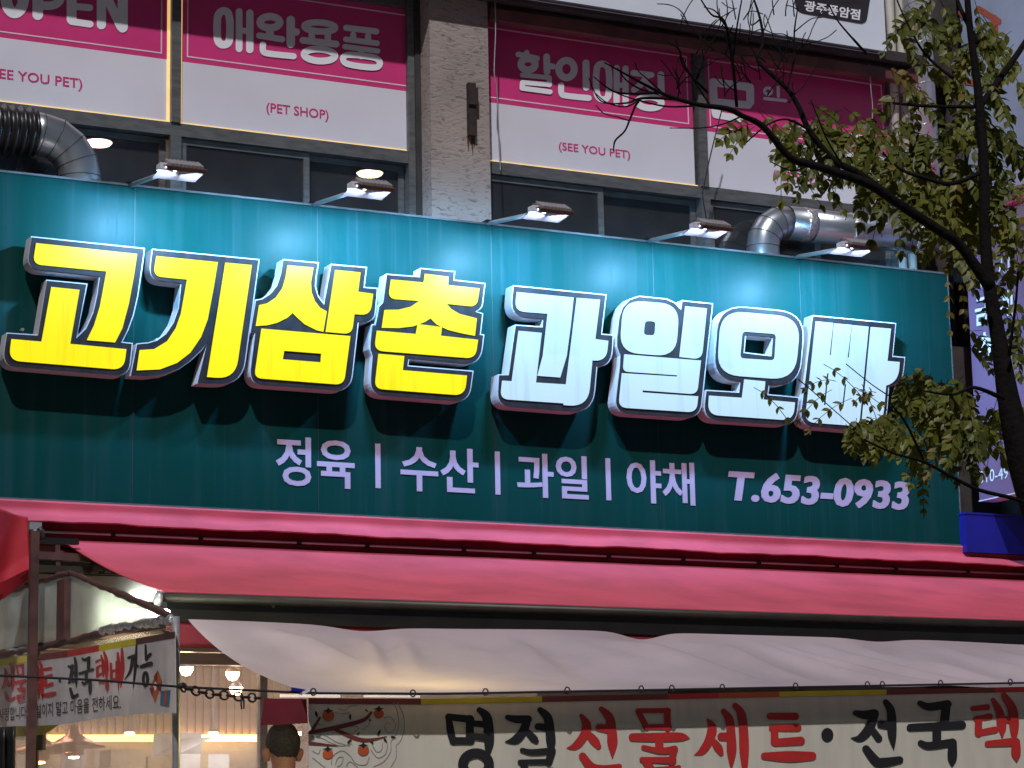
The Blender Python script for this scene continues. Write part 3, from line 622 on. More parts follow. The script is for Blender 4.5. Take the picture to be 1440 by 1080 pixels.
# ------------------------------------------------------------------ sign lamps
lamp_lab = ['leftmost arm lamp over the sign, nearest the black duct', 'second arm lamp from the left, below the warm window lamp', 'middle arm lamp over the sign, just right of the pillar', 'fourth arm lamp, left of the silver duct elbow', 'rightmost arm lamp in front of the silver duct']
for i, (bp, ep) in enumerate((((186, 258), (248, 238)), ((443, 287), (515, 264)), ((688, 313), (768, 297)), ((914, 338), (994, 320)), ((1122, 365), (1200, 347)))):
    B = P(*bp, -0.02); B = V((B.x, -0.02, ZT+0.004)); YL = -0.56
    E_ = P(*ep, YL)
    t = thing('sign_lamp', tuple(B), lamp_lab[i], 'lamp', 'arm lamps along the sign top')
    MB().tube([B+V((0, 0.03, 0)), B+(E_-B)*0.97], 0.0125, 8).build('arm', 'alu_edge', t)
    MB().obox(B+V((0, 0.02, 0.008)), (0.02, 0, 0), (0, 0.03, 0), (0, 0, 0.006)).build('mount', 'black_metal', t)
    # head: flat flood light facing back down to the sign
    nrm = V((0, 0.5, -0.87)).normalized(); ux = V((1, 0, 0)); vv = nrm.cross(ux)
    c = E_+V((0.035, -0.01, 0.012))
    MB().obox(c, ux*0.098, vv*0.055, nrm*0.010).build('housing', 'brown_steel', t)
    fn_ = MB()
    for k in range(9): fn_.obox(c-nrm*0.017+ux*(-0.08+0.02*k), ux*0.004, vv*0.048, nrm*0.0068)
    fn_.obox(c-nrm*0.0165, ux*0.088, vv*0.035, nrm*0.0062)
    fn_.build('cooling_fins', 'alu_edge', t)
    MB().obox(c+nrm*0.0108, ux*0.05, vv*0.026, nrm*0.0006).build('lens', 'led_lens', t)
    MB().obox(c-ux*0.1+nrm*0.004, ux*0.0015, vv*0.03, nrm*0.004).build('lens_end', 'led_end', t)
    hd = MB().obox(E_+V((-0.075, 0.0, 0.004)), (0.018, 0, 0), (0, 0.03, 0), (0, 0, 0.014)); hd.build('junction_box', 'trim_white', t)
    MB().obox(c+V((0, 0.062, -0.016)), (0.112, 0, 0), (0, 0.088, -0.009), (0, 0, 0.0015)).build('added_light_shield', 'brown_steel', t)  # plate added to block the lamp's upward light
    for sx in (-1, 1):
        ld = bpy.data.lights.new('lamp_light', 'AREA'); ld.shape = 'RECTANGLE'; ld.size = 0.10; ld.size_y = 0.03; ld.energy = 17; ld.spread = math.radians(122); ld.color = (0.25, 0.58, 1.0)
        lo = bpy.data.objects.new('lamp_light', ld); COL.objects.link(lo); lo.parent = t; lo.location = c+V((0.04*sx, 0.028, -0.036))-B
        lo.rotation_euler = V((0.6*sx, 0.85, -0.50)).to_track_quat('-Z', 'Y').to_euler()

# ------------------------------------------------------------------ ducts
def arc_pts(pts, n):  # dense polyline through given points
    return catmull([tuple(p) for p in pts], n)
# silver elbow + horizontal run on the right
YD = 0.12; rD = 0.098
c0 = P(1074, 362, YD); c0.z = ZT-0.25; h = P(1130, 318, YD); cx = P(1073, 350, YD).x; hz = P(1150, 318, YD).z; xe = P(1322, 330, YD).x
t = thing('ventilation_duct', (cx, YD, ZT), 'silver elbow duct rising behind the sign and running right under the tree', 'duct')
Rb = 0.17; segs = [V((cx, YD, ZT-0.2)), V((cx, YD, hz-Rb))]
el = [V((cx+Rb-Rb*math.cos(a), YD, hz-Rb+Rb*math.sin(a))) for a in [math.radians(x) for x in (0, 22.5, 45, 67.5, 90)]]
allp = [V((cx, YD, ZT-0.25))]+el+[V((xe, YD, hz))]
MB().tube(allp[:6], rD, 24).build('duct_elbow', 'galv', t); MB().tube(allp[5:], rD+0.0008, 24).build('duct_run', 'galv', t)
for k in range(1, 6):
    d = (allp[k+1]-allp[k-1]).normalized(); MB().tube([allp[k]-d*0.002, allp[k]+d*0.002], rD*(1.018 if k < 5 else 1.012), 24).build('seam_ring', 'frame_dark', t)
for px in (1133, 1197, 1285):
    x = P(px, 320, YD).x
    MB().tube([(x-0.035, YD, hz), (x-0.012, YD, hz), (x+0.012, YD, hz), (x+0.035, YD, hz)], [rD+0.002, rD+0.005, rD+0.003, rD+0.002], 24).build('foil_tape', 'foil_tape', t)
rv = MB()
for k in range(14):
    x = cx+0.3+k*0.075
    if x < xe-0.05: rv.lathe((x, YD-rD*0.93, hz+rD*0.36), [(0, 0.008), (0.005, 0.006), (0.006, 0)], axis=(0, -0.93, 0.36), n=6)
rv.build('rivets', 'foil_tape', t)['kind'] = 'stuff'
e1 = [V((xe, YD, hz)), V((xe+0.09, YD+0.02, hz+0.0)), V((xe+0.2, YD+0.1, hz+0.03)), V((xe+0.26, YD+0.24, hz+0.06))]
MB().tube(e1, rD-0.001, 20).build('duct_elbow', 'galv', t)
# spiral riser on the right corner
xv = P(1292, 60, 0.16).x; YV = 0.16
t = thing('spiral_duct', (xv, YV, ZT), 'tall silver spiral duct rising on the building corner behind leaves', 'duct')
z0, z1 = hz+0.1, 8.6; pr = []
MB().tube([(xv, YV, z0), (xv, YV, z1)], 0.086, 28).build('duct_shell', mat('galv_lit', (0.74, 0.77, 0.80), 0.32, 0.55, var=0.08), t)  # paler, less metallic copy of galv; strong light put into the colour
sp = MB(); hp = []; turns = 26
for k in range(turns*16+1):
    a = 2*math.pi*k/16; hp.append((xv+0.0865*math.cos(a), YV+0.0865*math.sin(a), z0+(z1-z0)*k/(turns*16)))
sp.tube(hp, 0.0035, 5).build('spiral_seam', 'galv', t)
# left: black corrugated hose and silver elbow
YL2 = 0.12; pj = P(48, 190, YL2); rH = 0.115
t = thing('flexible_duct', (pj.x, YL2, ZT), 'black corrugated hose joined to a silver elbow going down behind the sign', 'duct')
xh0 = pj.x-1.3; pts = []; rr = []
zj = pj.z+0.01
for k in range(170):
    x = xh0+(pj.x-xh0)*k/169; pts.append((x, YL2, zj+0.0)); rr.append(rH*1.06+0.012*math.sin(k/169*2*math.pi*30))
MB().tube(pts, rr, 24).build('corrugated_hose', 'black_hose', t)
Rb2 = 0.21
e2 = [V((pj.x-0.01, YL2, zj)), V((pj.x+0.03, YL2, zj))]+[V((pj.x+0.03+Rb2*math.sin(a), YL2, zj-Rb2+Rb2*math.cos(a))) for a in [math.radians(x) for x in (22.5, 45, 67.5, 90)]]
e2 += [V((pj.x+0.03+Rb2, YL2, ZT-0.3))]
MB().tube(e2, rH-0.006, 24).build('duct_elbow', 'galv', t)
for k in range(1, len(e2)-1):
    d = (e2[k+1]-e2[k-1]).normalized(); MB().tube([e2[k]-d*0.002, e2[k]+d*0.002], (rH-0.006)*1.018, 24).build('seam_ring', 'frame_dark', t)

# ------------------------------------------------------------------ awnings
XA0, XA1 = -4.6, 4.6
def wob(x, a=0.004, f=1.0, p=0.0): return a*(math.sin(x*3.1*f+p)+0.6*math.sin(x*7.7*f+1.3+p)+0.4*math.sin(x*17*f+p*2))
prof = [(-0.022, 0.003), (-0.019, -0.018), (-0.017, -0.04), (-0.03, -0.062), (-0.10, -0.09), (-0.175, -0.118)]
def hood(u, v):
    x = XA0+(XA1-XA0)*u; k = v*(len(prof)-1); i = min(int(k), len(prof)-2); f_ = k-i
    y = prof[i][0]*(1-f_)+prof[i+1][0]*f_; z = prof[i][1]*(1-f_)+prof[i+1][1]*f_
    return V((x, y+wob(x, 0.004, 1.3, v*2)*v, ZB-0.012+z+wob(x, 0.003, 2, v*3)*min(1, v*2)))
def solid_sheet(fn, nu, nv, th):
    mb = MB().grid(fn, nu, nv); n = len(mb.v); k = len(mb.f)
    nrm = V(th); mb.add([v+nrm for v in mb.v[:n]], [tuple(reversed(f)) for f in mb.f[:k]], True)
    def idx(i, j): return j*(nu+1)+i
    ring = [idx(i, 0) for i in range(nu+1)]+[idx(nu, j) for j in range(1, nv+1)]+[idx(i, nv) for i in range(nu-1, -1, -1)]+[idx(0, j) for j in range(nv-1, 0, -1)]
    for q in range(len(ring)):
        a, b = ring[q], ring[(q+1) % len(ring)]; mb.f.append((a, a+n, b+n, b)); mb.sm.append(False)
    return mb
t = thing('awning_hood', (0, 0, ZB-0.12), 'narrow pink fabric hood running directly below the teal sign', 'awning')
solid_sheet(hood, 160, 10, (0, 0.004, -0.006)).build('hood_fabric', 'pink_fabric', t)
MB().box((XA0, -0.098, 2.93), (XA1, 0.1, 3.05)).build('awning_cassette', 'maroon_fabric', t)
rod = MB().tube([(XA0+0.4, -0.12, 2.995), (XA1, -0.12, 2.995)], 0.007, 8).build('rod', 'alu_edge', t)
for k in range(14):
    x = -2.2+k*0.47+random.uniform(-0.05, 0.05)
    MB().box((x-0.012, -0.13, 2.985), (x+0.012, -0.099, 3.006)).build('rod_clip', 'black_metal', t)
MB().box((P(42, 729, -0.2).x, -0.2, ZB-0.178), (P(59, 731, -0.2).x, -0.05, ZB-0.142)).build('end_bracket', 'steel_panel', t)
# second awning
BL = V((-2.45, -0.10, 2.965)); YF = -1.62; ZF = P(720, 848, YF).z; XF0 = P(235, 828, YF).x
t = thing('retractable_awning', (0, YF, ZF-0.1), 'wide pink awning with a dark front bar under the teal sign', 'awning')
def aw(u, v):
    x0 = BL.x+(XF0-BL.x)*v; x = x0+(XA1-x0)*u
    return V((x, BL.y+(YF-BL.y)*v, BL.z+(ZF-BL.z)*v - 0.03*math.sin(math.pi*v) + wob(x, 0.006, 0.6, 1)*math.sin(math.pi*v)*1.2 ))
solid_sheet(aw, 120, 16, (0, 0, -0.004)).build('canopy', 'pink_fabric', t)
MB().tube([(XF0-0.03, YF-0.01, ZF-0.026), (XA1, YF-0.01, ZF-0.026)], 0.021, 14).build('front_bar', 'dark_bar', t)
MB().box((XF0, YF+0.0, ZF-0.128), (XA1, YF+0.06, ZF-0.046)).build('bar_channel', 'black_metal', t)
MB().lathe((XF0-0.03, YF-0.01, ZF-0.034), [(0, 0), (0.03, 0), (0.034, 0.008), (0.034, 0.02), (0.02, 0.03), (0, 0.03)], axis=(-1, 0, 0), n=14).build('bar_end_cap', 'steel_panel', t)
def vala(u, v):
    x = XF0+(XA1-XF0)*u; return V((x, YF+0.01-0.01*v+wob(x, 0.01, 1.2)*v, ZF-0.127-0.11*v+wob(x, 0.006, 0.9)*v))
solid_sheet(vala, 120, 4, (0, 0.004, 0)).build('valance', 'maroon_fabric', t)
for x in (-2.05, 0.6, 3.2):    # folding arms below the canopy
    MB().tube([(x, -0.08, ZB-0.24), (x+0.55, -0.8, (ZB-0.24+ZF)/2-0.05), (x+0.1, YF, ZF-0.04)], 0.022, 8, smooth=False).build('folding_arm', 'dark_bar', t)
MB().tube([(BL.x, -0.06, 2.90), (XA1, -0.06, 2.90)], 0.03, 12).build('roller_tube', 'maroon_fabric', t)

# ------------------------------------------------------------------ white tarp below the front bar
TY0, TY1 = -1.70, -3.05
def tz(px): return P(px, 973-13*(px-440)/1000, TY1).z
TXL = -2.36
zl0 = P(700, 974, TY1).z; zr0 = P(1440, 960, TY1).z; xl0 = P(700, 974, TY1).x; xr0 = P(1440, 960, TY1).x
def edge_z(x): return zl0+(zr0-zl0)*max(-0.15, (x-xl0)/(xr0-xl0))
folds = [(-1.9, 0.22, -0.5), (-0.55, 0.16, -0.9), (-0.40, 0.05, -0.95), (-0.33, 0.04, -0.9), (0.25, 0.2, 0.6), (0.5, 0.05, -1.1), (0.62, 0.05, -1.2), (0.85, 0.07, -1.3), (1.1, 0.05, -1.3), (1.35, 0.2, 0.7), (-1.45, 0.06, 0.9), (-1.62, 0.05, 0.8), (-2.0, 0.07, -0.6), (0.05, 0.06, -0.7), (1.6, 0.06, -1.2), (1.9, 0.07, -1.0), (-0.9, 0.09, 0.4), (-1.2, 0.28, 0.5), (-0.05, 0.3, 0.3)]
def tarp(u, v):
    x = TXL+(3.4-TXL)*u; 
    xl = 0.0 if u > 0.0001 else 0.0
    z0 = ZF-0.095-0.03; 
    sag_top = 0.012*max(0, math.sin((x+2.3)*1.7))**2*(1-v)**2+0.035*math.exp(-((x+0.13)/0.12)**2)*(1-v)**3+0.02*math.exp(-((x+1.55)/0.15)**2)*(1-v)**3+0.015*math.exp(-((x-1.2)/0.15)**2)*(1-v)**3
    y = TY0+(TY1-TY0)*v; ze = edge_z(x)
    corner = 0.26*math.exp(-((x-TXL)/0.30)**2)           # lower corner drawn up and back
    if x < TXL+0.8: y = TY0+(TY1-TY0)*v
    z = z0+(ze-z0)*v - sag_top - 0.11*math.sin(math.pi*v**0.85)*(0.75+0.25*math.sin(x*0.9+0.5))
    for fx, wd, sk in folds:
        d = (x-(fx-sk*(v-0.15)*0.55))/wd
        z += 0.058*wd**0.25*math.exp(-d*d)*math.sin(math.pi*min(1, v*1.15+0.12))*(1.1 if wd > 0.1 else 2.3)*max(0, 1-v*0.9)*min(1, v*3.5)
    z += 0.010*wob(x, 1, 0.7, 2)*math.sin(math.pi*v)
    return V((x, y, z))
tp = MB().grid(tarp, 260, 36)
t_tarp = single(tp, 'tarpaulin', 'white_tarp', 'sagging off-white tarpaulin stretched out below the pink awning', 'tarpaulin')

# ------------------------------------------------------------------ big banner under the tarp
YBB = -2.95
bn = thing('cloth_banner', (0.5, YBB, 1.2), 'wide cream banner with black and red brush letters and a persimmon branch', 'banner')
xl, xr = P(434, 1000, YBB).x, 3.3
def btop(x): return edge_z(x)-0.012
def bsheet(u, v):
    x = xl+(xr-xl)*u; z1 = btop(x); z0 = 1.15
    return V((x, YBB, z1+(z0-z1)*v))
solid_sheet(bsheet, 40, 8, (0, 0.003, 0)).build('cloth', 'banner_cloth', bn)
xst = P(545, 985, YBB).x-0.5; k = 0; cols = ['ink_brown', 'ink_yellow', 'ink_brown', 'red_fabric', 'ink_orange', 'ink_yellow', 'ink_brown', 'ink_red']
bounds = [P(x, 985, YBB).x for x in (434, 592, 762, 940, 1010, 1096, 1247, 1400, 1440)]+[xr]
cols = ['ink_brown', 'ink_yellow', 'ink_brown', 'ink_red', 'ink_orange', 'ink_yellow', 'ink_brown', 'ink_red', 'ink_red']
for a, b_, c in zip(bounds[:-1], bounds[1:], cols):
    MB().add([(a, YBB-0.0015, btop(a)-0.022), (b_, YBB-0.0015, btop(b_)-0.022), (b_, YBB-0.0015, btop(b_)), (a, YBB-0.0015, btop(a))], [(0, 1, 2, 3)]).build('colour_stripe', c, bn)
def fl(p0, *q): return [p0]+list(q)
def W(ws, *pts): return [(x, y, w_) for (x, y), w_ in zip(pts, ws)]
GL = {
 'myeong': ((610, 960, 7.2), [W((60,78,70), (150,340), (172,500), (200,600)), W((70,76), (150,347), (372,370)), W((80,85), (365,365), (365,585)), W((78,78), (195,590), (375,590)), W((58,95,104,100,60), (460,275), (530,340), (552,450), (558,600), (548,700)), W((62,70), (400,412), (520,425)), W((66,74), (410,548), (520,556)), ['c']+ellipse(425, 832, 132, 118, 100)]),
 'jeol': ((610, 960, 7.2), [W((50,80,80), (745,350), (830,370), (955,370)), W((80,90,90,16), (950,372), (900,500), (825,580), (728,600)), W((60,80,58), (950,500), (1010,565), (1035,592)), W((58,90,96,96,46), (1075,275), (1150,350), (1175,480), (1185,600), (1185,690)), W((70,76), (1055,445), (1135,455)), W((52,64,70), (895,685), (1000,705), (1200,688)), W((80,76), (1195,690), (1160,805)), W((52,60), (872,805), (1170,800)), W((70,70), (900,815), (935,900)), W((60,60), (930,905), (1200,890))]),
 'seon': ((790, 960, 7.2), [W((44,95,90,78,8), (200,335), (252,430), (222,540), (140,640), (50,662)), W((60,90,60), (250,500), (330,590), (370,645)), W((52,90,96,100,6), (400,265), (480,350), (505,480), (512,620), (512,762)), W((72,84), (375,455), (470,470)), W((78,92,90,60), (210,745), (300,855), (420,880), (580,850))]),
 'mul': ((790, 960, 7.2), [W((56,66), (775,290), (858,455)), W((48,54), (770,282), (1080,283)), W((66,70), (1068,285), (1072,458)), W((52,56), (855,448), (1088,448)), W((80,90,84,12), (715,552), (950,552), (1200,548), (1288,560)), W((84,84), (985,580), (985,660)), W((48,62,72), (825,655), (1000,690), (1140,672)), W((72,72), (1135,672), (1108,800)), W((50,70), (808,778), (1125,785)), W((80,76), (850,800), (900,870)), W((44,40), (905,880), (1185,855))]),
 'se': ((960, 960, 7.2), [W((16,92,90,76,8), (248,370), (298,450), (268,580), (200,690), (120,730)), W((60,86,54), (310,590), (360,660), (388,715)), W((56,86,90,96,14), (415,290), (470,370), (490,520), (495,700), (490,870)), W((80,86), (390,545), (460,545)), W((56,86,96,96,50), (530,230), (592,315), (615,500), (622,700), (628,880))]),
 'teu': ((960, 960, 7.2), [W((70,78), (885,340), (1140,342)), W((66,78), (905,460), (1165,455)), W((78,80), (930,465), (930,600)), W((76,86), (935,605), (1195,588)), W((70,112,84), (825,742), (1080,748), (1310,742))]),
 'jeon': ((1180, 960, 5.54), [W((44,68,68), (128,236), (200,252), (275,240)), W((62,76,62,8), (280,240), (232,360), (165,432), (95,432)), W((52,58), (260,370), (308,435)), W((44,66,70,6), (362,150), (404,225), (412,400), (425,522)), W((62,64), (325,325), (385,332)), W((58,76,76,58), (208,515), (290,615), (350,622), (470,602))]),
 'guk': ((1180, 960, 5.54), [W((44,62,66), (630,160), (700,188), (845,168)), W((68,72), (835,170), (822,300)), W((60,68), (555,350), (955,330)), W((70,70), (760,355), (760,455)), W((48,62,62), (635,470), (700,492), (880,466)), W((68,72,6), (882,468), (880,590), (878,655)) ]),
 'taek': ((1180, 960, 5.54), [W((40,48), (1042,202), (1155,190)), W((42,48), (1065,282), (1175,264)), W((58,58), (1085,285), (1085,395)), W((46,52), (1085,392), (1215,366)), W((38,62,74,6), (1198,135), (1248,225), (1266,335), (1270,428)), W((46,74,76,40), (1282,98), (1345,200), (1362,330), (1362,430)), W((46,50), (1265,282), (1340,290)), W((46,64), (1155,475), (1365,460)), W((66,72,6), (1375,462), (1376,555), (1382,615))]),
 'bae': ((0, 900, 6.0), [W((22,30), (935,200), (940,345)), W((22,28), (985,185), (985,335)), W((22,22), (938,265), (985,255)), W((22,24), (940,340), (985,325)), W((20,34,6), (995,110), (1005,260), (1000,425)), W((20,36,8), (1030,75), (1035,250), (1020,400)), W((22,22), (1003,250), (1030,245))]),
 'ga': ((0, 900, 6.0), [W((24,30), (1085,150), (1130,135)), W((30,26,6), (1122,140), (1100,260), (1050,335)), W((16,26,8), (1152,45), (1142,230), (1125,400)), W((26,26), (1145,215), (1162,220))]),
 'neung': ((0, 900, 6.0), [W((18,24,28), (1228,45), (1232,130), (1235,165)), W((26,28), (1235,160), (1268,120)), W((34,40), (1195,225), (1272,200)), ['c']+ellipse(1228, 330, 18, 56, 26)]),
}
RED = {'seon', 'mul', 'se', 'teu', 'taek', 'bae'}
def fnB(x, y): return P(x, y, YBB-0.003)
def glyph_strokes(key):
    (ox, oy, sc), st = GL[key]; out = []
    for s_ in st:
        cl = s_[0] == 'c'; pts = s_[1:] if cl else s_
        out.append(([(ox+p[0]/sc, oy+p[1]/sc, p[2]/sc) for p in pts], cl))
    return out
for key in ('myeong', 'jeol', 'seon', 'mul', 'se', 'teu', 'jeon', 'guk', 'taek'):
    b = Brush(fnB, FR, 0.0003)
    for pts, cl in glyph_strokes(key): b.stroke(pts, closed=cl)
    b.mb.build('brush_letter', 'ink_red' if key in RED else 'ink_black', bn)
b = Brush(fnB, FR); b.poly([(1163.5+8.5*math.cos(a*math.pi/10), 1033.5+10*math.sin(a*math.pi/10)) for a in range(20)]); b.mb.build('brush_dot', 'ink_black', bn)
# persimmon print
cr = crop(420, 960, 7.2)
fnC = lambda x, y: P(*cr(x, y), YBB-0.0022)
b = Brush(fnC, FR, 0.0002)
for st in (W((34, 46, 40, 24), (110, 505), (380, 455), (650, 380), (735, 300)), W((34, 24), (130, 490), (215, 355)), W((32, 40, 8), (340, 460), (640, 580), (890, 545)), W((36, 8), (115, 612), (400, 640))): b.stroke(st)
b.mb.build('printed_branch', 'ink_brown', bn)['kind'] = 'stuff'
for cx_, cy_, r_ in ((300, 335, 62), (812, 315, 52), (655, 685, 58), (295, 722, 54)):
    b = Brush(lambda x, y: P(*cr(x, y), YBB-0.0034), FR, 0.0002); b.poly([(cx_+r_*math.cos(a*math.pi/12), cy_+r_*0.92*math.sin(a*math.pi/12)) for a in range(24)]); f_ = b.mb.build('persimmon_print', 'ink_orange', bn)
    b = Brush(lambda x, y: P(*cr(x, y), YBB-0.0042), FR, 0.0002)
    b.poly([(cx_-60, cy_-50), (cx_-15, cy_-62), (cx_, cy_-85), (cx_+15, cy_-62), (cx_+55, cy_-52), (cx_+18, cy_-40), (cx_, cy_-18), (cx_-18, cy_-40)]); b.mb.build('calyx_print', 'ink_black', f_)
for cx_, cy_, an, l in ((180, 320, 1.3, 38), (522, 348, 1.6, 36), (690, 282, 0.5, 24), (722, 378, 0.2, 20), (815, 505, -1.1, 38), (604, 515, -0.9, 22), (515, 592, -0.7, 34), (742, 604, 0.6, 24), (878, 582, 0.9, 32), (958, 550, 0.3, 32)):
    b = Brush(lambda x, y: P(*cr(x, y), YBB-0.0034), FR, 0.0002); ca, sa = math.cos(an), math.sin(an)
    b.poly([(cx_+l*x*ca-l*y*sa, cy_+l*x*sa+l*y*ca) for x, y in ((-1, 0), (-0.4, 0.34), (0.2, 0.36), (1, 0), (0.3, -0.3), (-0.4, -0.3))]); b.mb.build('leaf_print', 'ink_black', bn)
b = Brush(lambda x, y: P(*cr(x, y), YBB-0.0016), FR, 0.00002)
for st in ([(130, 545), (230, 560), (330, 610), (440, 640), (540, 620)], [(130, 520), (260, 530), (380, 600), (520, 640)], [(1000, 200), (1060, 330), (1070, 470), (1030, 590), (990, 640), (985, 760), (930, 860)], [(960, 200), (1000, 300), (1010, 450), (960, 560), (935, 600), (930, 700), (860, 800), (760, 850)], [(740, 620), (790, 700), (840, 680), (850, 610)], [(730, 680), (800, 760), (880, 720), (900, 620)], [(140, 690), (200, 720), (220, 670)], [(330, 830), (350, 740), (440, 690), (520, 740), (580, 820), (680, 830), (715, 750)], [(370, 830), (400, 760), (450, 760), (430, 830), (390, 850)], [(480, 850), (520, 800), (600, 860)], [(860, 360), (930, 350), (980, 420), (960, 490), (900, 500), (870, 450), (900, 410), (935, 430)], [(520, 450), (580, 440), (600, 470), (560, 500)], [(640, 480), (700, 440), (720, 390)], [(400, 260), (470, 280), (520, 240), (600, 230)], [(350, 300), (450, 310), (520, 300)], [(180, 400), (220, 430), (260, 420)], [(140, 760), (230, 830), (270, 860)]):
    b.stroke([(x, y, 7) for x, y in st], cap=False)
o = b.mb.build('cloud_line_print', 'ink_grey', bn); o['kind'] = 'stuff'
# maroon end flap
a, c = P(372, 982, YBB), P(431, 983, YBB); d, e_ = P(367, 1020, YBB), P(433, 1017, YBB)
MB().prism([[a, c, e_, d]], (0, 0.006, 0), back=True).build('end_flap', 'maroon_fabric', bn)

# rope along the tarp edge with tie loops, chain
YR = TY1-0.005
rp = [P(x, y, YR) for x, y in ((-40, 948), (0, 950), (130, 956), (255, 966), (400, 973))]+[V((x_, YR, edge_z(x_)-0.001)) for x_ in (TXL+0.05, -1.8, -1.0, 0.0, 1.0, 2.0, 3.4)]
tr_ = thing('support_rope', (rp[3].x, YR, rp[3].z), 'thin black rope stretched along the tarpaulin edge above the banner', 'rope')
MB().tube(rp, 0.0045, 6).build('rope_line', 'rope', tr_)
for px in (440, 580, 682, 797, 901, 944, 1015, 1118, 1219, 1240, 1322, 1420):
    c = P(px, 974-0.0135*(px-440)-1, YR); c.z = edge_z(c.x)+0.003; lp = [(c.x+0.011*math.cos(a), YR-0.004, c.z+0.013*math.sin(a)) for a in [2*math.pi*k/10 for k in range(10)]]
    MB().tube(lp, 0.003, 5, closed=True).build('tie_loop', 'rope', tr_)
ch = thing('hanging_chain', tuple(P(256, 966, YR)), 'slack dark link chain hanging between the tent corner and the maroon flap', 'chain')
cpts = catmull([(255, 966), (290, 975), (330, 979), (365, 982)], 4)
for k in range(len(cpts)-1):
    a, c = P(*cpts[k], YR-0.006), P(*cpts[k+1], YR-0.006); m = (a+c)/2; d = (c-a)*0.62; pz = V((0, 0, 0.016)) if k % 2 == 0 else V((0, 0.016, 0))
    MB().tube([m+d*math.cos(q)+pz*math.sin(q) for q in [2*math.pi*j/10 for j in range(10)]], 0.0042, 5, closed=True).build('link', 'black_metal', ch)
MB().tube([P(341, 980, YR-0.006), P(339, 990, YR-0.006), P(340, 997, YR-0.006), P(343, 996, YR-0.006), P(343, 986, YR-0.006), P(341, 980, YR-0.006)], 0.0035, 5).build('snap_hook', 'black_metal', ch)
kn = P(254, 965, YR); MB().lathe((kn.x, kn.y, kn.z-0.012), [(0, 0), (0.013, 0.006), (0.014, 0.016), (0, 0.026)], n=10).build('knot', 'rope', ch)
c = P(408, 973, YR); cl = thing('blue_clamp', tuple(c), 'small blue plastic clamp on the rope at the tarpaulin corner', 'clamp')
MB().obox(c+V((0.03, -0.01, 0.006)), (0.028, 0, -0.004), (0, 0.008, 0), (0, 0, 0.006)).build('clamp_body', 'blue_plastic', cl)
MB().obox(c+V((0.055, -0.012, 0.0)), (0.014, 0, 0.006), (0, 0.008, 0), (0, 0, 0.006)).build('clamp_lever', 'trim_white', cl)

# ------------------------------------------------------------------ ground floor shop behind
sh = thing('grocery_shop', (0, 0.35, 0.28), 'lit shop interior seen below the awning behind the banner', 'shop')
ZC = 2.78
r = MB(); r.add([(-3.6, 4.05, 0.28), (3.6, 4.05, 0.28), (3.6, 4.05, 2.22), (-3.6, 4.05, 2.22)], [(0, 1, 2, 3)]); r.build('back_wall', 'grey_panel', sh)
MB().box((-3.6, 4.0, 2.26), (3.6, 4.1, ZC+0.02)).build('slat_backing', 'tile_wall', sh)
for k in range(60):
    x = -2.0+k*0.055; MB().box((x, 3.975, 2.262), (x+0.036, 3.998, ZC)).build('slat', 'tile_wall', sh)
MB().add([(-3.6, 0.36, ZC), (3.6, 0.36, ZC), (3.6, 4.1, ZC), (-3.6, 4.1, ZC)], [(3, 2, 1, 0)]).build('ceiling', 'tile_wall', sh)
MB().add([(-3.6, 0.3, 0.285), (3.6, 0.3, 0.285), (3.6, 4.1, 0.285), (-3.6, 4.1, 0.285)], [(0, 1, 2, 3)]).build('floor', 'tile_wall', sh)
MB().add([(-3.6, 0.36, 0.28), (-3.6, 4.1, 0.28), (-3.6, 4.1, ZC), (-3.6, 0.36, ZC)], [(0, 1, 2, 3)]).build('side_wall', 'tile_wall', sh)
MB().add([(3.6, 0.36, 0.28), (3.6, 4.1, 0.28), (3.6, 4.1, ZC), (3.6, 0.36, ZC)], [(3, 2, 1, 0)]).build('side_wall', 'tile_wall', sh)
MB().tube([(P(46, 1038, 3.95).x, 3.95, P(46, 1038, 3.95).z), (P(366, 1038, 3.95).x, 3.95, P(366, 1038, 3.95).z)], 0.022, 8).build('strip_light', 'warm_tube', sh)
# header panels above the opening
zz = [P(300, y, 0.3).z for y in (852, 892, 903, 918, 920, 936)]
MB().box((-3.6, 0.28, zz[1]), (3.6, 0.36, 3.05)).build('header_wall', 'dark_wall', sh)
MB().box((-3.6, 0.262, P(200, 846, 0.26).z), (-1.0, 0.279, P(200, 812, 0.26).z)).build('header_panel', 'steel_panel', sh)
MB().box((-3.6, 0.25, zz[3]), (3.6, 0.33, zz[2])).build('shutter_slat', 'steel_panel', sh)
MB().box((-3.6, 0.25, zz[5]), (3.6, 0.33, zz[4])).build('shutter_slat', 'steel_panel', sh)
MB().tube([P(192, 834, 0.22), P(224, 835, 0.22)], 0.012, 8).build('tube_lamp', 'cool_tube', sh)
gx = P(368, 1000, 0.3).x
MB().box((gx-0.02, 0.27, 0.28), (gx+0.02, 0.32, zz[5]-0.001)).build('glass_door_post', 'steel_panel', sh)
MB().box((gx-1.75, 0.293, 0.30), (gx-0.021, 0.30, zz[5]-0.002)).build('glass_door', clear_m, sh)
MB().box((gx+0.021, 0.293, 0.30), (gx+1.6, 0.30, zz[5]-0.002)).build('glass_door', clear_m, sh)
MB().tube([P(394, 978.5, 0.9), P(478, 979, 0.9)], 0.008, 8).build('ceiling_tube', 'dim_tube', sh)
MB().tube([P(512, 979, 0.9), P(590, 979.5, 0.9)], 0.006, 8).build('ceiling_tube', 'dim_tube', sh)
MB().box((-1.6, 1.6, ZC-0.03), (0.2, 1.9, ZC-0.004)).build('added_fill_panel', 'added_fill_white', sh)  # glowing panels added as neutral fill to brighten the shop interior
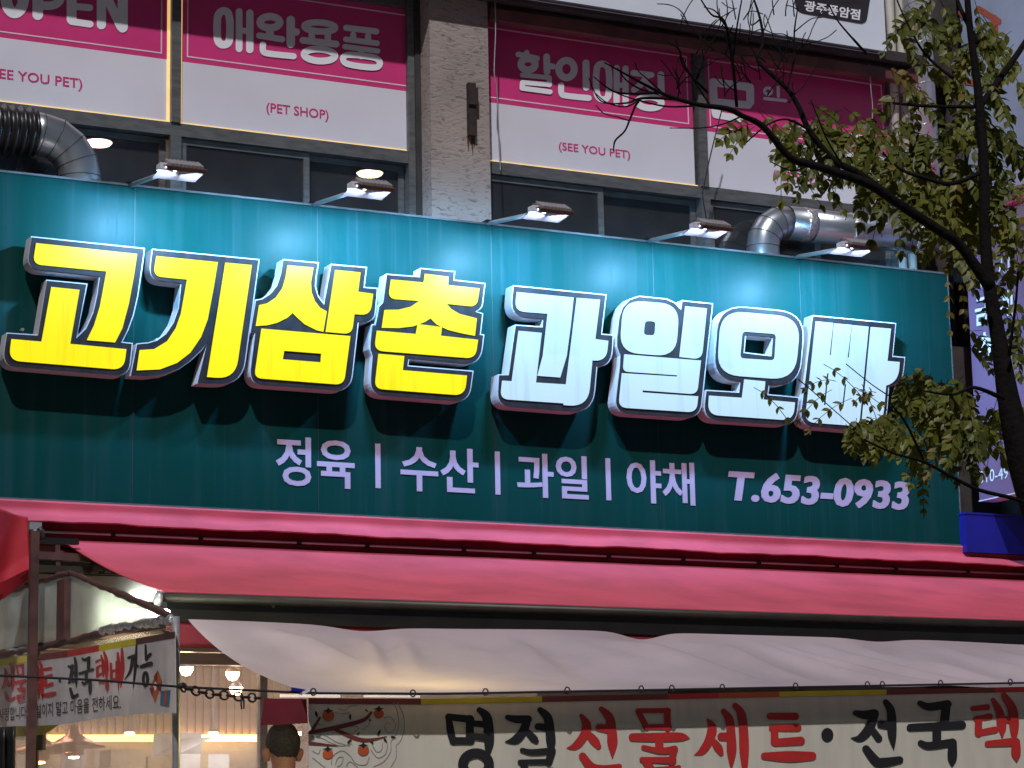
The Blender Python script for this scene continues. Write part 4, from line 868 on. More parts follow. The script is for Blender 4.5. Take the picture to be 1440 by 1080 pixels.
MB().box((-3.2, 1.2, ZC-0.03), (-2.0, 1.5, ZC-0.004)).build('added_fill_panel', 'added_fill_white', sh)
labs = ['warm globe lamp left of two others, beside the tent corner', 'warm globe lamp, the upper right of the three in the shop', 'warm globe lamp, the lowest of the three in the shop', 'small warm spot lamp above the left end of the strip light', 'small warm spot lamp above the right end of the strip light', 'small warm spot lamp just right of the head of the person']
for i, (px, py, Y, rr_) in enumerate(((262, 942, 1.0, 0.036), (327, 949, 1.0, 0.036), (332, 970, 1.4, 0.036), (182, 1032, 3.2, 0.03), (300, 1032, 3.2, 0.03), (417, 1032, 3.2, 0.03))):
    c = P(px, py, Y); t = thing('globe_lamp', tuple(c), labs[i], 'lamp', 'small warm lamps in the shop')
    if i < 3: MB().lathe((c.x, c.y, c.z-rr_*0.9), [(0, 0), (rr_*0.6, rr_*0.2), (rr_, rr_*0.9), (rr_*1.02, rr_*1.3)], n=16).build('bulb', 'warm_bulb', t)
    else: MB().lathe((c.x, c.y, c.z-0.012), [(0, 0), (rr_, 0.004), (rr_, 0.02)], n=16).build('bulb', 'warm_bulb', t)
    MB().lathe((c.x, c.y, c.z+rr_*0.42), [(rr_*1.04, 0), (rr_*0.9, 0.012), (0.012, 0.03), (0.012, max(0.04, ZC-c.z-rr_*0.42))], n=12).build('lamp_cap', 'tile_wall', t)
for i, (px, py, Y, lab_) in enumerate(((104, 1047, 0.8, 'copper pendant lamp in front of the strip light'), (56, 1054, 0.8, 'copper pendant lamp beside the brown pole'))):
    c = P(px, py, Y); t = thing('pendant_lamp', tuple(c), lab_, 'lamp', 'copper pendant lamps')
    MB().lathe(c, [(0.03, 0.10), (0.035, 0.055), (0.10, 0.015), (0.165, -0.01), (0.16, -0.018), (0.05, -0.02), (0.05, -0.05), (0.03, -0.062), (0, -0.062)], n=24).build('shade', 'copper', t)
    MB().lathe((c.x, c.y, c.z-0.058), [(0.028, 0), (0.026, -0.012), (0, -0.016)], n=12).build('bulb', 'warm_bulb', t)
    MB().tube([(c.x, c.y, c.z+0.1), (c.x, c.y, ZC)], 0.004, 6).build('cord', 'rope', t)
def carton(x0, x1, y0, y1, z0, z1, label, m, flap=False):
    t = thing('carton_box', ((x0+x1)/2, (y0+y1)/2, z0), label, 'box', 'cartons stacked in the shop')
    MB().box((x0, y0, z0), (x1, y1, z1)).build('box_body', m, t)
    if flap:
        MB().add([(x0, y1, z1+0.002), (x1, y1, z1+0.002), (x1+0.05, y1+0.12, z1+0.16), (x0+0.05, y1+0.12, z1+0.16)], [(0, 1, 2, 3)]).build('open_flap', m, t)
        MB().add([(x0, y0, z1+0.002), (x0, y1, z1+0.002), (x0+0.2, y1, z1+0.12), (x0+0.22, y0, z1+0.1)], [(0, 1, 2, 3)]).build('open_flap', m, t)
    MB().box(((x0+x1)/2-0.025, y0-0.0012, z0+0.01), ((x0+x1)/2+0.025, y0-0.0004, z1)).build('packing_tape', 'carton', t)
a = P(156, 1054, 2.6); c = P(205, 1080, 2.6); carton(a.x, c.x, 2.6, 3.0, 1.5, a.z, 'plain carton standing below the strip light behind the tent', 'carton')
a = P(206, 1064, 2.6); c = P(249, 1080, 2.6); carton(a.x+0.01, c.x, 2.6, 3.0, 1.5, a.z, 'lower carton between two taller boxes below the strip light', 'carton')
a = P(252, 1060, 2.4); c = P(322, 1080, 2.4); carton(a.x, c.x, 2.4, 2.9, 1.5, a.z, 'open carton with raised flaps under the right end of the strip light', 'white_carton', True)
a = P(115, 1055, 1.8); c = P(140, 1080, 1.8); carton(a.x, c.x, 1.8, 2.2, 1.3, a.z, 'white foam box beside the door post in the shop', 'white_carton')

uc = V((-1.70, -2.62, 1.84)); t = thing('added_glow_bulb', tuple(uc), 'unseen bulb added behind the lower left of the tarpaulin for a yellow glow', 'lamp')  # unseen bulb added to give the tarpaulin its yellow glow
MB().lathe(uc, [(0, -0.04), (0.03, -0.028), (0.036, 0), (0.022, 0.035), (0.016, 0.05)], n=14).build('bulb', 'added_bulb_yellow', t)
MB().lathe(uc+V((0, 0, 0.05)), [(0.017, 0), (0.017, 0.04), (0.004, 0.05), (0.004, 0.1)], n=10).build('socket', 'black_metal', t)

# ------------------------------------------------------------------ side tent wall with its banner
XT = -2.70
tn = thing('tent_side_wall', (XT, -1.2, 0.28), 'clear vinyl tent side wall with brown frame in front of the shop', 'tent')
F_, A_, B_ = V((XT, -2.50, 2.344)), V((XT, -1.094, 2.671)), V((XT, 0.24, 2.70))
D_ = V((XT, 0.24, 2.418))
def tlin(t0, t1, k): return t0+(t1-t0)*k
MB().prism([[F_, A_, V((XT, -1.06, A_.z)), V((XT, -1.06, 2.38))]], (0.004, 0, 0), back=True).build('vinyl_panel', vinyl_m, tn)
MB().prism([[V((XT, -1.05, 2.38)), V((XT, -1.05, A_.z)), B_, D_]], (0.004, 0, 0), back=True).build('vinyl_panel', vinyl_m, tn)
def rough_pole(a, b, r_, n=24, amp=0.25):
    ps = [tlin(a, b, k/n)+V((random.uniform(-1, 1), random.uniform(-1, 1), random.uniform(-1, 1)))*r_*amp for k in range(n+1)]
    return MB().tube(ps, [r_*random.uniform(0.8, 1.2) for _ in ps], 8)
rough_pole(F_, A_+V((0, 0, 0.01)), 0.015, 24, 0.18).build('rafter', 'brown_steel', tn)
rough_pole(A_+V((0, 0, 0.01)), B_+V((0, 0, 0.01)), 0.013, 24, 0.18).build('rafter', 'brown_steel', tn)
MB().box((XT-0.03, -1.115, 2.38), (XT+0.02, -1.0, A_.z-0.02)).build('gable_post', 'brown_steel', tn)
rough_pole(F_+V((0, 0, -0.01)), D_+V((0, 0, -0.0)), 0.018, 40, 0.3).build('eave_beam', 'brown_steel', tn)
rough_pole(F_+V((-0.01, -0.02, -0.012)), tlin(F_, D_, 0.32)+V((-0.012, 0, 0.008)), 0.017, 40, 0.4).build('foil_wrap', 'foil_tape', tn)
MB().tube([F_+V((0, -0.02, 0.0)), V((XT, -2.53, 2.1)), V((XT+0.01, -2.54, 0.28))], 0.016, 8).build('corner_post', 'steel_panel', tn)
MB().tube([V((XT, -0.55, 2.38)), V((XT, -0.56, 0.28))], 0.03, 8).build('door_post', 'brown_steel', tn)
MB().box((XT-0.035, -0.66, 1.92), (XT+0.03, -0.585, 2.0)).build('door_hinge', 'dark_bar', tn)
MB().prism([[V((XT+0.012, -2.5, 0.3)), V((XT+0.012, -2.5, 2.31)), V((XT+0.012, 0.24, 2.40)), V((XT+0.012, 0.24, 0.3))]], (0.003, 0, 0), back=True).build('vinyl_door', clear_m, tn)
MB().tube([V((XT+0.10, -2.12, 2.40)), V((XT+0.10, -1.5, 2.46))], 0.018, 8).build('tube_lamp', 'cool_tube', tn)
cg = MB().prism([[PX(226, 885, XT-0.03), PX(245, 890, XT-0.03), PX(252, 915, XT-0.03)]], (0.006, 0, 0), back=True).build('gusset_plate', 'brown_steel', tn)
# banner hung on the tent wall
XB = XT-0.045
tb = thing('tent_banner', tuple(PX(120, 1010, XB)), 'white banner with red and black brush letters hung on the tent side', 'banner')
pz = lambda x, y, d=0.0: PX(x, y, XB-d)
top = [(246, 888), (190, 898), (139, 907), (95, 915), (30, 923), (-40, 934)]; bot = [(-40, 1024), (0, 1021), (45, 1021), (85, 1019), (140, 1010), (200, 1003), (247, 1003)]
MB().prism([[pz(*q) for q in top+bot]], (0.003, 0, 0), back=True).build('cloth', 'vinyl_cloth', tb)
NX = V((-1, 0, 0))
for a, b_, c in (((246, 888), (191, 898), 'brown_steel'), ((191, 898), (139, 907), 'ink_yellow'), ((139, 907), (95, 915), 'ink_red'), ((95, 915), (38, 922), 'ink_brown'), ((38, 922), (-40, 934), 'ink_yellow')):
    bb = Brush(lambda x, y: pz(x, y, 0.0012), NX); bb.poly([a, b_, (b_[0], b_[1]+9), (a[0], a[1]+9)]); bb.mb.build('colour_stripe', c, tb)
box6 = {'seon': (0, 190, 130, 525), 'mul': (125, 195, 238, 535), 'se': (245, 175, 365, 515), 'teu': (358, 222, 470, 478), 'jeon': (563, 138, 662, 500), 'guk': (668, 132, 788, 490), 'taek': (803, 88, 915, 465), 'bae': None, 'ga': None, 'neung': None}
for key, bx in box6.items():
    st = glyph_strokes(key); bb = Brush(lambda x, y: pz(x, y, 0.002), NX, 0.0002)
    if bx:
        xs_ = [p[0] for q, _ in st for p in q]; ys_ = [p[1] for q, _ in st for p in q]; pw = 4.5
        mx0, mx1, my0, my1 = min(xs_)-pw, max(xs_)+pw, min(ys_)-pw, max(ys_)+pw
        tx0, ty0, tx1, ty1 = bx[0]/6, 900+bx[1]/6, bx[2]/6, 900+bx[3]/6; sx, sy = (tx1-tx0)/(mx1-mx0), (ty1-ty0)/(my1-my0)
        xm = (tx0+tx1)/2
        def mp_(p): 
            X = tx0+(p[0]-mx0)*sx; return (X, ty0+(p[1]-my0)*sy-0.18*(X-xm), p[2]*(sx+sy)/2*0.9)
        st = [([mp_(p) for p in q], cl_) for q, cl_ in st]
    for q, cl_ in st: bb.stroke(q, closed=cl_)
    bb.mb.build('brush_letter', 'ink_red' if key in RED else 'ink_black', tb)
bb = Brush(lambda x, y: pz(x, y, 0.002), NX); bb.poly([(84+2*math.cos(a), 956+4*math.sin(a)) for a in [k*0.6 for k in range(10)]]); bb.mb.build('brush_dot', 'ink_black', tb)
mb = MB(); text_on(mb, '감사합니다! 사랑합니다! 망설이지 말고 마음을 전하세요.', pz(-42, 1019, 0.002), pz(170, 997.5, 0.002), pz(-42, 1001, 0.002), NX, offset=0.006); o = mb.build('small_lettering', 'ink_black', tb); o['kind'] = 'stuff'
for pts, c in (([(222, 942), (228, 958), (218, 989), (210, 968)], 'ink_orange'), ([(222, 942), (216, 952), (220, 962)], 'ink_brown'), ([(228, 958), (219, 966), (226, 973)], 'ink_brown'), ([(210, 968), (217, 966), (214, 979)], 'ink_brown'), ([(219, 958), (222, 965), (218, 972), (215, 964)], 'pale_line'), ([(226, 972), (240, 970), (238, 994), (225, 992)], 'ink_blue'), ([(231, 972), (235, 972), (233, 992), (230, 992)], 'ink_orange')):
    bb = Brush(lambda x, y, c=c: pz(x, y, 0.0015+0.0006*(c in ('ink_brown', 'pale_line'))+0.0008*(pts[0][0] == 231)), NX); bb.poly(pts); bb.mb.build('gift_print', c, tb)
c = P(60, 1030, -0.3); yb = thing('yellow_banner', tuple(PX(60, 1030, XT-0.02)), 'yellow cloth strip hanging below the white tent banner', 'banner')
MB().prism([[PX(x, y, XT-0.02) for x, y in ((6, 1018), (90, 1014), (62, 1033), (6, 1038))]], (0.003, 0, 0), back=True).build('cloth', 'ink_yellow', yb)
# black hanging cloth low left
dc = MB()
def bc(u, v): x = 0+30*u; p = P(x-6, 1022+90*v, -0.45); p.y += 0.025*math.sin(u*14); return p
single(solid_sheet(bc, 30, 4, (0, 0.004, 0)), 'black_curtain', 'black_hose', 'black folded sheet hanging low at the left edge', 'curtain')

# brown pole, red curtain, awning gear at upper left
YPo = -0.80; px_ = P(46, 900, YPo).x
t = thing('support_pole', (px_, YPo, 0.28), 'square brown steel pole standing in front of the tent banner', 'pole')
MB().box((px_-0.019, YPo-0.017, 0.28), (px_+0.019, YPo+0.017, 2.90)).build('post', 'brown_steel', t)
MB().box((px_-0.06, YPo-0.06, 0.281), (px_+0.06, YPo+0.06, 0.30)).build('base_plate', 'brown_steel', t)
def cur(u, v):
    x = -60+100*u; yt = 716+11*(x/40 if x > 0 else x/100); yb2 = 838-38*max(0, x)/40
    p = P(x, yt+(yb2-yt)*v, -0.62); f = 0.02*math.sin(u*9+v*1.5)+0.035*max(0, v-0.72)*math.sin(u*5+1)
    p.y += f - 0.10*max(0, v-0.75); return p
t = thing('red_curtain', tuple(P(20, 830, -0.62)), 'bright red awning side cloth hanging at the left edge', 'curtain')
solid_sheet(cur, 30, 30, (0, 0.004, 0)).build('cloth', 'red_fabric', t)
MB().grid(lambda u, v: P(-60+100*u, 800+38*(1-u)*1.3+v*(6+24*(1-abs(u-0.4))), -0.66+0.03*v), 20, 6).build('folded_hem', 'red_fabric', t)
t = thing('crank_handle', tuple(P(48, 790, -0.7)), 'pale metal crank bracket hanging at the awning end', 'crank')
MB().tube([P(49, 745, -0.7), P(50, 755, -0.7), P(46, 768, -0.7), P(45, 788, -0.7), P(49, 788, -0.7), P(50, 766, -0.7)], 0.008, 6).build('crank_rod', 'steel_panel', t)
MB().tube([P(55, 742, -0.68), P(59, 748, -0.68), P(60, 760, -0.68)], 0.013, 8).build('crank_eye', 'dark_bar', t)
t = thing('awning_frame_bars', tuple(P(100, 800, -0.5)), 'brown steel bars below the awning corner above the tent', 'awning_frame')  # these bars belong to the awning's own frame
for (x0_, y0_), (x1_, y1_), r_, m_ in (((53, 781), (150, 787), 0.026, 'brown_steel'), ((50, 799), (205, 806), 0.022, 'dark_bar'), ((80, 762), (82, 830), 0.016, 'brown_steel'), ((40, 760), (110, 762), 0.02, 'black_metal')):
    a, b_ = P(x0_, y0_, -0.35), P(x1_, y1_, -0.35)
    MB().tube([a, b_], r_, 4, smooth=False).build('bar', m_, t)
c = P(128, 797, -0.4); MB().lathe(c, [(0, 0), (0.03, 0), (0.034, 0.03), (0.02, 0.034), (0.02, 0.06), (0.032, 0.064), (0.032, 0.09), (0, 0.09)], axis=(0.9, -0.4, 0), n=14).build('pulley', 'dark_bar', t)

# ------------------------------------------------------------------ person seen from behind
pxx, pyy, ztop = -1.641, -1.0, 1.995
def skin_mesh(name, verts, edges, radii, rootv, sub, m):
    me = bpy.data.meshes.new(name); me.from_pydata(verts, edges, []); o = bpy.data.objects.new(name, me); COL.objects.link(o)
    o.modifiers.new('skin', 'SKIN'); lay = me.skin_vertices[0].data
    for i, r_ in enumerate(radii): lay[i].radius = r_ if isinstance(r_, tuple) else (r_, r_)
    lay[rootv].use_root = True
    md = o.modifiers.new('sub', 'SUBSURF'); md.levels = sub; md.render_levels = sub
    bpy.context.view_layer.update(); dg = bpy.context.evaluated_depsgraph_get()
    m2 = bpy.data.meshes.new_from_object(o.evaluated_get(dg)); bpy.data.objects.remove(o)
    m2.materials.clear(); m2.materials.append(MATS[m]); m2.name = name
    for p in m2.polygons: p.use_smooth = True
    return m2
zf = 0.28
bv = [(0,0,0.94),(0,0.01,1.10),(0,0.0,1.28),(0,0,1.42),(0,0.0,1.49),(0,0.015,1.56),(0,0.02,1.635),(0,0.02,1.70),
      (-0.10,0,0.90),(-0.11,-0.01,0.50),(-0.115,0.02,0.08),(-0.12,0.13,0.03),(0.10,0,0.90),(0.11,0.01,0.50),(0.115,0.02,0.08),(0.12,0.13,0.03),
      (-0.18,0,1.40),(-0.24,0.0,1.13),(-0.22,0.17,0.98),(-0.20,0.25,0.98),(0.18,0,1.40),(0.24,0.0,1.13),(0.22,0.17,0.98),(0.20,0.25,0.98),
      (-0.083,0.015,1.60),(0.083,0.015,1.60)]
be = [(0,1),(1,2),(2,3),(3,4),(4,5),(5,6),(6,7),(0,8),(8,9),(9,10),(10,11),(0,12),(12,13),(13,14),(14,15),(3,16),(16,17),(17,18),(18,19),(3,20),(20,21),(21,22),(22,23)]
br = [(0.15,0.11),(0.14,0.10),(0.17,0.12),(0.13,0.10),0.052,(0.058,0.07),(0.066,0.082),(0.052,0.066),0.095,0.065,0.045,(0.045,0.03),0.095,0.065,0.045,(0.045,0.03),0.065,0.05,0.038,(0.04,0.02),0.065,0.05,0.038,(0.04,0.02)]
bm_ = skin_mesh('body', bv[:24], be, br, 0, 2, 'skin')
pr_ = bpy.data.objects.new('person', bm_); COL.objects.link(pr_)
ztm = max(v.co.z for v in bm_.vertices); k_ = (ztop-zf-0.006)/ztm; pr_.scale = (k_, k_, k_); pr_.location = (pxx, pyy, zf)
tag(pr_, 'person with short dark thinning hair seen from behind below the tarpaulin', 'person'); ROOT[pr_.name] = V((0, 0, 0))
# clothing over torso: second skin, slightly larger
cm = skin_mesh('jacket', [v for v in bv[:4]]+[bv[16], bv[17], bv[18], bv[20], bv[21], bv[22], bv[8], bv[9], (-0.115, 0.02, 0.14), bv[12], bv[13], (0.115, 0.02, 0.14)], [(0,1),(1,2),(2,3),(3,4),(4,5),(5,6),(3,7),(7,8),(8,9),(0,10),(10,11),(11,12),(0,13),(13,14),(14,15)],
               [(0.17,0.13),(0.16,0.12),(0.19,0.14),(0.145,0.115),0.078,0.062,0.05,0.078,0.062,0.05,0.108,0.078,0.06,0.108,0.078,0.06], 0, 2, 'jacket')
jo = bpy.data.objects.new('clothing', cm); COL.objects.link(jo); jo.parent = pr_
# hair shell: cap on the skull with a ragged edge and thin crown, ears
hd = V((0, 0.02, 1.645)); hm = MB()
def hairp(u, v):
    a = 2*math.pi*u; front = 0.5+0.5*math.sin(a)          # front towards +y
    lo = math.radians(150-74*front**0.8+1.2*math.sin(a*17)); th = lo*v
    rr_ = 1.0+0.02*math.sin(a*23+v*31)*v+0.012*random.uniform(-1, 1)
    x, y, z = 0.077*math.sin(th)*math.cos(a)*rr_, 0.094*math.sin(th)*math.sin(a)*rr_, 0.100*math.cos(th)*rr_
    return hd+V((x, y, z))
hm.grid(hairp, 60, 22)
ho = hm.build('hair', 'hair'); ho.parent = pr_
for s_ in (-1, 1):
    em = MB().lathe((s_*0.079, 0.02, 1.59), [(0, -0.03), (0.011, -0.027), (0.017, -0.008), (0.02, 0.012), (0.014, 0.03), (0, 0.034)], axis=(0.15*s_, -0.1, 1), n=10)
    eo = em.build('ear', 'skin'); eo.parent = pr_
bald = MB().grid(lambda u, v: hd+V((0.012+0.026*math.cos(6.283*u)*v, -0.052+0.03*math.sin(6.283*u)*v, 0.0925-0.012*v*v+0.0))+V((0, 0, -0.004)), 16, 4)

# ------------------------------------------------------------------ right side: neighbour, blade signs, pole
nb = thing('neighbour_building', (6.2, 1.0, 0), 'dark neighbouring wall right of the teal sign', 'building')
MB().box((3.35, 0.75, 0.13), (9, 6, 9)).build('wall', 'dark_wall', nb)
MB().box((3.10, 0.5, 0.13), (3.349, 3, 6.2)).build('party_wall', 'dark_wall', nb)
x0_, x1_ = P(1324, 30, 0.45).x, P(1358, 30, 0.45).x
MB().tube([((x0_+x1_)/2, 0.45, 0.13), ((x0_+x1_)/2, 0.45, 9)], (x1_-x0_)/2, 16)
up_ = MB().tube([((x0_+x1_)/2, 0.45, 0.13), ((x0_+x1_)/2, 0.45, 9)], (x1_-x0_)/2*0.95, 16)
single(up_, 'utility_pole', 'pole_grey', 'dark round pole rising between the silver riser and the tree', 'pole')
XP = 3.20; fx = lambda x, y, d=0.0: PX(x, y, XP-d)
ps = thing('blade_sign', (XP+0.06, -0.4, 3.44), 'purple projecting sign with white Hangul and a phone number behind the tree', 'sign')
y0b = PX(1366, 500, XP).y; zlo, zhi = PX(1373, 705, XP).z, PX(1440, 314, XP).z
MB().box((XP, -0.95, zlo), (XP+0.12, y0b, zhi)).build('sign_panel', 'purple_vinyl', ps)
MB().box((XP-0.003, -0.95, zlo-0.006), (XP+0.123, y0b+0.003, zlo-0.0005)).build('bottom_edge', 'pure_white', ps)
MB().box((XP-0.002, -0.95, zhi+0.0005), (XP+0.12, y0b, zhi+0.04)).build('yellow_band', 'ink_yellow', ps)
MB().box((XP-0.001, -0.95, zhi+0.0405), (XP+0.12, y0b, zhi+0.12)).build('pale_band', 'white_vinyl', ps)
MB().box((XP-0.06, -0.95, zhi+0.125), (XP+0.2, y0b, zhi+0.17)).build('top_bar', 'pink_vinyl', ps)
def vtext(ch, x0, y0, x1, y1, off=0.02):
    for d, o_, m_ in ((0.002, off+0.03, 'badge_dark'), (0.004, off, 'pure_white')):
        sl = 0.22*(x1-x0)
        for q in text_on(None, ch, fx(x0, y1+sl*0.5, d), fx(x1, y1-sl*0.5, d), fx(x0, y0+sl*0.5, d), NX, offset=o_, split='even'): q.build('letter' if d > 0.003 else 'letter_outline', m_, ps)
for ch, *bx in (('귀', 1362, 383, 1380, 408), ('금', 1371, 418, 1390, 457), ('속', 1373, 467, 1396, 503), ('시', 1400, 357, 1420, 394), ('계', 1402, 408, 1424, 447)): vtext(ch, *bx)
for d, o_, m_ in ((0.002, 0.035, 'badge_dark'), (0.004, 0.008, 'pure_white')):
    for q in text_on(None, '010-4915-', fx(1377, 680.5, d), fx(1438, 669, d), fx(1377, 663, d), NX, offset=o_, split='parts'): q.build('digit' if d > 0.003 else 'digit_outline', m_, ps)
X2 = 3.42
b2 = thing('upper_blade_sign', (X2, -0.5, 5.1), 'pale blue projecting sign with coral marks behind the tree top', 'sign')
zq = PX(1430, 285, X2).z+0.1
MB().box((X2, -1.6, zq), (X2+0.1, PX(1352, 60, X2).y, 7.4)).build('sign_panel', 'sky_vinyl', b2)
bb = Brush(lambda x, y: PX(x, y, X2-0.002), NX, 0.0003)
for st in (W((8, 9), (1376, 12), (1404, 30)), W((9, 7), (1384, 50), (1372, 66)), W((9, 10), (1398, 25), (1400, 55)), W((8, 8), (1360, 115), (1380, 118)), W((10, 8), (1398, 105), (1404, 122)), W((8, 8), (1398, 140), (1410, 160)), W((9, 9), (1352, 18), (1358, 24))): bb.stroke(st)
o = bb.mb.build('coral_marks', 'coral_print', b2); o['kind'] = 'stuff'
bs = thing('blue_box_sign', (3.6, -0.05, ZB), 'blue plastic box sign resting beyond the right end of the teal sign', 'sign')
zq0, zq1 = P(1400, 778, -0.06).z, P(1362, 723, -0.06).z
MB().box((P(1358, 740, -0.06).x, -0.06, zq0), (4.4, 0.35, zq1)).build('box_body', 'blue_plastic', bs)
MB().box((P(1358, 740, -0.06).x-0.004, -0.064, zq1+0.0005), (4.4, 0.352, zq1+0.012)).build('top_edge', 'blue_plastic', bs)

# loose cables on the facade
for pts, Y, lab_ in ((((696, 0), (697, 44), (695, 100), (699, 130), (702, 200), (704, 240)), 0.1, 'thin pale cable hanging beside the pillar over the pink banner'), (((1015, 155), (1000, 215), (990, 262), (988, 275), (994, 310)), 0.05, 'thin dark cable hanging in front of the right window mullion'), (((1222, 90), (1225, 130), (1227, 150), (1226, 185)), 0.12, 'pale loose cable at the right end of the windows')):
    m_ = MB().tube([P(x, y, Y) for x, y in catmull([(a, b) for a, b in pts], 5)], 0.004, 5)
    single(m_, 'cable', 'alu_edge' if 'pale' in lab_ else 'rope', lab_, 'cable')

# ------------------------------------------------------------------ street tree in front
YT = -5.5
def T(x, y, d=0.0): return P(x, y, YT+d)
base = V((P(1520, 900, YT).x, YT, 0.13))
tree = thing('street_tree', tuple(base), 'dark trunked street tree with olive leaves in front of the sign end', 'tree')
px2m = (T(1300, 300)-T(1301, 300)).length
trunk_px = [(1520, 900, 50), (1478, 760, 46), (1444, 665, 38), (1421, 575, 27), (1405, 480, 19), (1391, 400, 15), (1385, 320, 13), (1384, 240, 12), (1379, 165, 11), (1372, 100, 9), (1364, 40, 8), (1358, -30, 7)]
def limb(pts, name, d0=0.0, d1=0.0, seg=5):
    q = catmull(pts, seg); n = len(q)
    ps = [T(x, y, d0+(d1-d0)*k/(n-1)) for k, (x, y, w_) in enumerate(q)]
    return MB().tube(ps, [max(0.0016, w_*px2m/2) for x, y, w_ in q], 9).build(name, 'bark', tree)
q = catmull(trunk_px, 5); ps = [base+V((0, 0, -0.1))]+[T(x, y) for x, y, w_ in q]; MB().tube(ps, [0.13]+[w_*px2m/2 for x, y, w_ in q], 14).build('trunk', 'bark', tree)
for pts, d1 in (([(1392, 405, 13), (1350, 345, 12), (1318, 322, 12), (1260, 284, 11), (1220, 258, 11), (1150, 234, 9), (1112, 222, 8), (1073, 178, 7), (1044, 163, 6), (1023, 153, 6), (982, 147, 5), (940, 135, 4), (905, 118, 3), (872, 100, 2), (850, 88, 1.5)], -0.25),
                ([(1260, 284, 8), (1210, 245, 8), (1172, 225, 8), (1138, 183, 7), (1123, 150, 6), (1107, 125, 5.5), (1082, 102, 5), (1065, 83, 4), (1073, 60, 3.5), (1069, 27, 3), (1057, -10, 2)], 0.15),
                ([(1036, 150, 3.5), (1030, 87, 3.5), (1019, 31, 3), (1000, 20, 2), (980, -10, 1.5)], -0.3),
                ([(1378, 150, 8), (1405, 112, 8), (1440, 62, 7), (1470, 10, 6)], 0.2),
                ([(1375, 60, 6), (1352, 15, 5), (1340, -20, 4)], 0.1),
                ([(1500, 740, 8), (1440, 706, 5), (1380, 690, 4.5), (1345, 674, 4), (1300, 650, 3.5), (1255, 637, 2.5), (1215, 618, 2)], -0.3),
                ([(1300, 650, 3), (1290, 628, 3), (1272, 592, 2.5), (1254, 570, 2)], -0.35),
                ([(1205, 605, 1.2), (1165, 570, 1.1), (1139, 547, 1), (1122, 533, 0.8)], -0.4), ([(1255, 560, 1.5), (1225, 540, 1.2), (1190, 512, 1)], -0.35),
                ([(1384, 240, 6), (1340, 258, 5), (1300, 250, 5), (1262, 235, 3), (1225, 195, 2)], 0.1),
                ([(1384, 150, 5), (1330, 150, 4), (1290, 148, 4), (1256, 145, 3)], 0.2),
                ([(1340, 110, 4), (1300, 75, 3), (1270, 20, 2), (1260, -5, 2)], 0.2),
                ([(1410, 560, 6), (1370, 545, 4), (1340, 555, 3), (1300, 550, 2)], -0.3),
                ([(1419, 500, 4), (1428, 430, 3), (1432, 380, 2)], -0.2),
                ([(900, 140, 3), (893, 150, 2.5), (885, 170, 2.3), (878, 185, 2), (865, 198, 2), (863, 212, 1.4)], -0.3), ([(925, 130, 3), (892, 132, 2.5), (862, 128, 2), (835, 108, 1)], -0.3), ([(960, 140, 3), (905, 138, 3), (880, 145, 2), (845, 142, 1.5), (828, 110, 1)], -0.3),
                ([(995, 130, 3), (962, 95, 2.4), (955, 70, 2), (940, 60, 1.2)], -0.2), ([(1030, 87, 2.5), (1036, 40, 2), (1043, 0, 1.5)], -0.2), ([(1069, 27, 2), (1056, 35, 1.5), (1058, 10, 1.2)], 0.1), ([(1107, 125, 2.5), (1117, 80, 2.2), (1117, 45, 2), (1122, 10, 1.5)], 0.1), ([(1117, 45, 1.5), (1140, 27, 1.2), (1155, 25, 1)], 0.1), ([(1200, 55, 3), (1218, 75, 3), (1180, 32, 2), (1165, 5, 1.6)], 0.15), ([(1019, 31, 2), (1005, 15, 1.6), (990, 10, 1)], -0.1), ([(1044, 163, 2), (1015, 175, 1.6), (985, 180, 1.2), (942, 180, 1)], -0.2)):
    limb(pts, 'branch' if pts[0][2] > 5 else 'twig', 0.0 if d1 > 0 else d1*0.3, d1)
# fine bare twigs in the upper left of the crown
tw = random.Random(21)
for _ in range(46):
    x, y = tw.uniform(950, 1125), tw.uniform(20, 150); an = tw.uniform(-2.4, -0.7); pts = [(x, y, 1.5)]
    for k in range(tw.randint(3, 5)):
        an += tw.uniform(-0.5, 0.5); x += 13*math.cos(an); y += 15*math.sin(an); pts.append((x, y, max(0.6, 1.4-0.25*k)))
    limb(pts, 'twig', -0.1, -0.1+tw.uniform(-0.1, 0.1), 3)
    if tw.random() < 0.6:
        j = pts[1]; a2 = an+tw.choice((-0.9, 0.9)); limb([(j[0], j[1], 1.1), (j[0]+9*math.cos(a2), j[1]+9*math.sin(a2), 0.9), (j[0]+20*math.cos(a2+0.2), j[1]+19*math.sin(a2+0.2), 0.6)], 'twig', -0.1, -0.1, 3)
for pts in ([(925, 132, 2.4), (900, 125, 2), (880, 112, 1.6), (868, 95, 1)], [(973, 149, 2.4), (940, 150, 2), (905, 143, 1.8), (870, 132, 1.4), (850, 120, 1)], [(900, 140, 2), (880, 150, 1.6), (855, 145, 1.2), (838, 132, 0.9)], [(940, 138, 2), (915, 115, 1.6), (898, 100, 1.2), (893, 88, 0.9)], [(1000, 150, 2), (980, 120, 1.8), (965, 95, 1.5), (955, 70, 1.2), (950, 55, 0.9)], [(885, 170, 1.4), (870, 165, 1.2), (850, 160, 0.9), (838, 148, 0.8)], [(1138, 183, 3), (1108, 168, 2.4), (1080, 175, 2), (1050, 200, 1.4)], [(1160, 215, 2), (1120, 240, 1.6), (1085, 228, 1.2)], [(1190, 240, 2.4), (1165, 200, 2), (1150, 165, 1.6), (1140, 140, 1)]): limb(pts, 'twig', -0.1, -0.15, 4)
